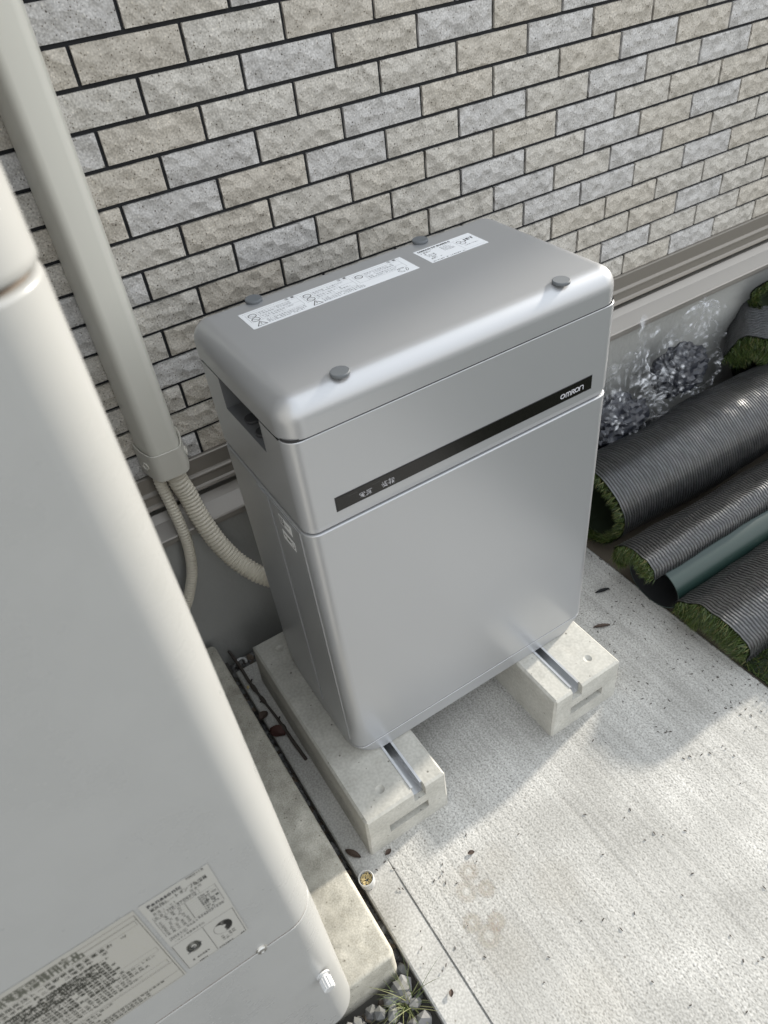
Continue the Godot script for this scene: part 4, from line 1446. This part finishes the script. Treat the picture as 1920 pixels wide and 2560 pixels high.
func blob(st: SurfaceTool, c: Vector3, r: Vector3, sd: int, freq: float, amp: float, nu: int, nv: int, crease: float, pull := Vector3.ZERO, film := false) -> void:
	var f := FastNoiseLite.new()
	f.seed = sd
	f.frequency = freq
	f.fractal_octaves = 3
	var g := FastNoiseLite.new()
	g.seed = sd + 7
	g.frequency = freq * 1.7
	g.noise_type = FastNoiseLite.TYPE_CELLULAR
	g.cellular_return_type = FastNoiseLite.RETURN_DISTANCE
	var p := []
	for j in nv + 1:
		var th := PI * j / nv
		for i in nu + 1:
			var ph := TAU * (i % nu) / nu
			var d := Vector3(sin(th) * cos(ph), cos(th), sin(th) * sin(ph))
			var k := 1.0 + f.get_noise_3dv(d * 1.0) * amp + g.get_noise_3dv(d) * crease
			var q := c + d * r * k
			var up := maxf(0.0, d.y - 0.55) / 0.45
			q += pull * up * up
			p.append(q)
	var h := FastNoiseLite.new()
	h.seed = sd + 21
	h.frequency = 0.9
	for j in nv:
		for i in nu:
			var q := [p[(j + 1) * (nu + 1) + i], p[j * (nu + 1) + i], p[j * (nu + 1) + i + 1], p[(j + 1) * (nu + 1) + i + 1]]
			if not film:
				quad(st, q[0], q[1], q[2], q[3])
			else:
				film_quad(st, q, h)

# a crumpled fan of film: from a tied neck outwards
func film_fan(st: SurfaceTool, a: Vector3, b: Vector3, w0: float, w1: float, sd: int) -> void:
	var f := FastNoiseLite.new()
	f.seed = sd
	f.frequency = 9.0
	f.fractal_octaves = 2
	var ax := (b - a).normalized()
	var u := ax.cross(Vector3(0.3, 0.5, 0.8)).normalized()
	var v := ax.cross(u)
	var n := 22
	var m := 12
	var p := []
	for j in m + 1:
		var t := float(j) / m
		for i in n + 1:
			var ph := TAU * (i % n) / n
			var w := lerpf(w0, w1, t * t) * (1.0 + 0.65 * f.get_noise_3d(cos(ph), sin(ph), t * 1.3))
			p.append(a.lerp(b, t) + (u * cos(ph) + v * sin(ph) * 0.55) * w + ax * f.get_noise_3d(cos(ph) * 1.5, sin(ph) * 1.5, 4.0) * 0.02 * t)
	for j in m:
		for i in n:
			film_quad(st, [p[j * (n + 1) + i], p[j * (n + 1) + i + 1], p[(j + 1) * (n + 1) + i + 1], p[(j + 1) * (n + 1) + i]], f)

func film_quad(st: SurfaceTool, q: Array, g: FastNoiseLite) -> void:
	for t in [[0, 2, 1], [0, 3, 2]]:
		var n: Vector3 = (q[t[2]] - q[t[0]]).cross(q[t[1]] - q[t[0]]).normalized()
		for k in t:
			st.set_color(glint_color(g, q[k]))
			st.set_normal(n)
			st.add_vertex(q[k])

func build_bags() -> void:
	var t := thing("plastic_bag", Vector3(0.95, 0.1, 0.12), "clear crumpled plastic bag with a twisted neck, nearest the silver cabinet", "plastic bag", "clear plastic bags of dark fittings")
	var st := begin()
	blob(st, Vector3(0.935, 0.185, 0.132), Vector3(0.090, 0.070, 0.058), 3, 1.6, 0.30, 40, 26, 0.12)
	part("contents", st.commit(), M.contents, t)
	st = begin()
	blob(st, Vector3(0.950, 0.215, 0.136), Vector3(0.128, 0.118, 0.082), 5, 1.6, 0.40, 110, 72, 0.30, Vector3(0.05, 0.03, -0.01), true)
	film_fan(st, Vector3(1.000, 0.285, 0.120), Vector3(1.080, 0.375, 0.076), 0.014, 0.036, 4)
	film_fan(st, Vector3(0.985, 0.275, 0.145), Vector3(1.060, 0.275, 0.190), 0.016, 0.034, 6)
	var bag := st.commit()
	part("film", bag, M.film, t)
	part("fold_glints", bag, M.fold_glints, t).set_meta("kind", "stuff")  # same mesh again, carrying the painted white highlights
	t = thing("plastic_bag", Vector3(1.19, 0.1, 0.11), "clear plastic bag full of dark fittings, beside the folded turf end", "plastic bag", "clear plastic bags of dark fittings")
	st = begin()
	blob(st, Vector3(1.155, 0.236, 0.120), Vector3(0.086, 0.068, 0.052), 13, 1.8, 0.26, 40, 26, 0.14)
	part("contents", st.commit(), M.contents, t)
	st = begin()
	blob(st, Vector3(1.175, 0.258, 0.126), Vector3(0.112, 0.108, 0.072), 15, 1.2, 0.34, 100, 66, 0.22, Vector3(0.04, 0.05, 0.0), true)
	film_fan(st, Vector3(1.215, 0.330, 0.120), Vector3(1.262, 0.372, 0.108), 0.014, 0.034, 8)
	bag = st.commit()
	part("film", bag, M.film, t)
	part("fold_glints", bag, M.fold_glints, t).set_meta("kind", "stuff")

# ------------------------------------------------------------------ small things
func leaf(at: Vector3, l: float, w: float, turn: float, curl: float) -> ArrayMesh:
	var st := begin()
	var b := Basis(Vector3.UP, turn)
	var p := []
	var n := 7
	for i in n + 1:
		var t := float(i) / n
		var hw := w * pow(sin(PI * clampf(t * 0.92 + 0.04, 0, 1)), 0.8)
		var lift := curl * sin(t * 2.7 + 0.3) * 0.5
		for k in [-1.0, 0.0, 1.0]:
			p.append(at + b * Vector3((t - 0.5) * l, 0.0015 + lift + absf(k) * curl * 0.7, k * hw))
	for i in n:
		for k in 2:
			quad(st, p[i * 3 + k], p[i * 3 + k + 1], p[i * 3 + k + 4], p[i * 3 + k + 3])
			var dn := Vector3(0, -0.0006, 0)
			quad(st, p[i * 3 + k + 1] + dn, p[i * 3 + k] + dn, p[i * 3 + k + 3] + dn, p[i * 3 + k + 4] + dn)
	return st.commit()

func build_small() -> void:
	var st := begin()
	# a white pipe cap with yellow grit in it, wedged by the pad
	var t := thing("grit_cup", Vector3(-0.092, 0, 0.624), "small round white cup holding yellowish grit, on the path by the pad", "cup")
	lathe(st, Vector3(-0.0915, 0.0005, 0.6255), Vector3(-0.06, 1, 0.03), [Vector2(0.0001, 0), Vector2(0.0118, 0), Vector2(0.0128, 0.002), Vector2(0.0132, 0.021), Vector2(0.0126, 0.0222), Vector2(0.0116, 0.0222), Vector2(0.0110, 0.016), Vector2(0.0108, 0.004), Vector2(0.0001, 0.004)], 28)
	part("cup", st.commit(), M.white_plastic, t)
	st = begin()
	rng.seed = 33
	for i in 90:
		var a := rng.randf() * TAU
		var r := sqrt(rng.randf()) * 0.0098
		stone_plain(st, Vector3(-0.0922 + cos(a) * r, 0.0165 + rng.randf() * 0.002, 0.6260 + sin(a) * r), 0.0017)
	part("grit", st.commit(), M.grit, t)
	var lv := [
		[Vector3(-0.0885, 0, 0.572), 0.030, 0.0055, -1.0, 0.004, M.leaf_brown, "narrow dark brown dead leaf between the left block and the pad", "leaf"],
		[Vector3(-0.092, 0, 0.285), 0.034, 0.013, -0.9, 0.008, M.leaf_red, "curled dark red leaf in the shaded gap beside the twig", "leaf"],
		[Vector3(-0.098, 0, 0.235), 0.022, 0.009, 0.4, 0.007, M.leaf_brown, "small curled brown leaf deep in the shaded gap", "leaf"],
		[Vector3(0.588, 0, 0.466), 0.036, 0.0045, -0.45, 0.004, M.leaf_brown, "brown dead leaf on the path right of the right block", "leaf"],
		[Vector3(0.660, 0, 0.395), 0.034, 0.0045, -0.25, 0.003, M.black, "flat black scrap on the path beside the sheet roll", "scrap"],
		[Vector3(-0.0370, 0, 0.6035), 0.013, 0.0042, 0.2, 0.002, M.leaf_brown, "tiny brown chip at the front corner of the left block", "wood chip"],
		[Vector3(0.077, 0, 0.684), 0.012, 0.0036, -0.3, 0.002, M.leaf_brown, "tiny dark chip alone on the open sunlit concrete", "wood chip"],
		[Vector3(-0.0712, 0, 0.830), 0.010, 0.0034, 0.9, 0.002, M.leaf_brown, "tiny reddish chip on the trowelled edge of the path", "wood chip"],
	]
	for e in lv:
		lone("dead_leaf" if e[7] == "leaf" else "wood_chip" if e[7] == "wood chip" else "scrap", leaf(e[0], e[1], e[2], e[3], e[4]), e[5], e[6], e[7])
	# twig in the gap
	st = begin()
	var tw := curve_points([Vector3(-0.092, 0.009, 0.045), Vector3(-0.0885, 0.008, 0.100), Vector3(-0.088, 0.0085, 0.146), Vector3(-0.084, 0.007, 0.197), Vector3(-0.0785, 0.0065, 0.260), Vector3(-0.0755, 0.0055, 0.325), Vector3(-0.0725, 0.005, 0.37)], 0.006)
	var rad := []
	for i in tw.size():
		var f := float(i) / tw.size()
		rad.append(0.0030 + 0.0012 * sin(f * 9.0) * 0.4 + (0.0018 if absf(f - 0.36) < 0.03 or absf(f - 0.47) < 0.03 or absf(f - 0.72) < 0.02 else 0.0))
	tube(st, tw, rad, 8)
	for e in [[Vector3(-0.088, 0.0085, 0.150), Vector3(-0.081, 0.014, 0.146)], [Vector3(-0.084, 0.007, 0.200), Vector3(-0.091, 0.010, 0.206)], [Vector3(-0.078, 0.006, 0.262), Vector3(-0.072, 0.009, 0.258)]]:
		tube(st, [e[0], (e[0] + e[1]) * 0.5, e[1]], [0.0026, 0.0020, 0.0012], 7)
	lone("twig", st.commit(), M.twig, "dark knobbly twig lying in the gap between the pad and the left block", "twig")
	# white curved scrap of pipe at the end of the gap
	st = begin()
	var rp := []
	var rr := []
	for i in 15:
		var a := lerpf(-0.6, 2.9, i / 14.0)
		rp.append(Vector3(-0.0810 + cos(a) * 0.0105, 0.0055, 0.0860 - sin(a) * 0.0105))
		rr.append(0.0026)
	tube(st, rp, rr, 8)
	lone("plastic_ring", st.commit(), M.white_plastic, "broken white plastic ring by the gravel at the end of the gap", "plastic ring")
	st = begin()
	stone_plain(st, Vector3(-0.0955, 0.004, 0.152), 0.0052)
	lone("pebble", st.commit(), M.grit, "pale yellowish pebble beside the twig, against the pad", "pebble")
	# crumbs of soil and turf on the path
	st = begin()
	rng.seed = 44
	for i in 260:
		var p: Vector3
		var k := rng.randf()
		if k < 0.72:
			p = Vector3(0.73 - pow(rng.randf(), 2.0) * 0.25, 0, rng.randf_range(0.25, 0.80))
		elif k < 0.77:
			p = Vector3(rng.randf_range(-0.095, -0.03), 0, rng.randf_range(0.60, 0.85))
		else:
			p = Vector3(rng.randf_range(-0.09, 0.72), 0, rng.randf_range(0.60, 1.2))
		var l := rng.randf_range(0.0008, 0.0032)
		var d := Vector3(rng.randf_range(-1, 1), 0, rng.randf_range(-1, 1)).normalized() * l
		tube(st, [p - d + Vector3(0, 0.0008, 0), p + Vector3(0, 0.0013, 0), p + d + Vector3(0, 0.0008, 0)], [0.0005, 0.0009, 0.0005], 5)
	var cr := lone("crumbs", st.commit(), M.twig, "dark crumbs of soil and plant scattered on the concrete path", "crumbs", "", "stuff")
	# tuft of thin grass in the gravel
	st = begin()
	rng.seed = 52
	for i in 54:
		var a := rng.randf() * TAU
		var lean := rng.randf_range(0.2, 1.45)
		var l := rng.randf_range(0.030, 0.115)
		var p := Vector3(-0.130 + rng.randf_range(-0.010, 0.010), -0.018, 0.800 + rng.randf_range(-0.010, 0.010))
		var d := Vector3(cos(a) * sin(lean), cos(lean), sin(a) * sin(lean))
		var w := rng.randf_range(0.0005, 0.0008)
		var side := d.cross(Vector3.UP).normalized() * w
		var prev := p
		var c := Color(0.06, 0.10, 0.02).lerp(Color(0.20, 0.19, 0.09), rng.randf())
		st.set_color(c)
		for k in 7:
			var q := prev + d * l / 7.0
			d = (d + Vector3(0, -0.16 - 0.05 * lean, 0)).normalized()
			var w0 := side * (1.0 - k / 7.5)
			var w1 := side * (1.0 - (k + 1) / 7.5)
			quad(st, prev - w0, prev + w0, q + w1, q - w1)
			prev = q
	lone("grass_tuft", st.commit(), M.pile, "thin wild grass tuft growing in the gravel beside the path edge", "grass tuft")

func stone_plain(st: SurfaceTool, at: Vector3, s: float) -> void:
	st.set_color(Color.WHITE)
	stone(st, at, s, rng.randi() % 10000)

# ------------------------------------------------------------------ scene
func _ready() -> void:
	var cam := Camera3D.new()
	cam.name = "camera"
	add_child(cam)
	var right := Vector3(CAM[0], CAM[1], CAM[2])
	var down := Vector3(CAM[3], CAM[4], CAM[5])
	var fwd := Vector3(CAM[6], CAM[7], CAM[8])
	cam.transform = Transform3D(Basis(right, -down, -fwd).orthonormalized(), Vector3(CAM[9], CAM[10], CAM[11]))
	cam.near = 0.02
	cam.far = 200.0
	var lens := CameraAttributesPhysical.new()
	lens.frustum_focal_length = CAM[12]
	lens.frustum_focus_distance = 1.15
	lens.exposure_aperture = 5.0
	lens.frustum_near = 0.02
	lens.frustum_far = 200.0
	cam.attributes = lens
	cam.fov = CAM[13]
	cam.current = true
	var we := WorldEnvironment.new()
	we.name = "world_environment"
	var env := Environment.new()
	var sky := Sky.new()
	var sm := ProceduralSkyMaterial.new()
	sm.sky_top_color = Color(0.85, 0.875, 0.905)
	sm.sky_horizon_color = Color(0.84, 0.83, 0.805)
	sm.sky_curve = 0.22
	sm.ground_bottom_color = Color(0.30, 0.29, 0.27)
	sm.ground_horizon_color = Color(0.62, 0.63, 0.62)
	sm.sky_energy_multiplier = 1.0
	sm.sun_angle_max = 12.0
	sky.sky_material = sm
	env.background_mode = Environment.BG_SKY
	env.sky = sky
	env.background_energy_multiplier = 1.35
	env.tonemap_mode = Environment.TONE_MAPPER_LINEAR
	env.tonemap_exposure = 1.85
	env.sdfgi_enabled = true
	env.ssao_enabled = true
	env.ssil_enabled = true
	we.environment = env
	add_child(we)
	var sun := DirectionalLight3D.new()
	sun.name = "sun"
	sun.light_energy = 1.3
	sun.light_color = Color(1.0, 0.97, 0.92)
	sun.light_angular_distance = 3.0
	sun.shadow_enabled = true
	add_child(sun)
	sun.look_at_from_position(Vector3(1.0, 0.335, -0.165), Vector3.ZERO, Vector3.UP)
	make_materials()
	build_ground()
	build_wall()
	build_duct()
	build_tank()
	build_blocks()
	build_battery()
	build_turf()
	build_bags()
	build_small()
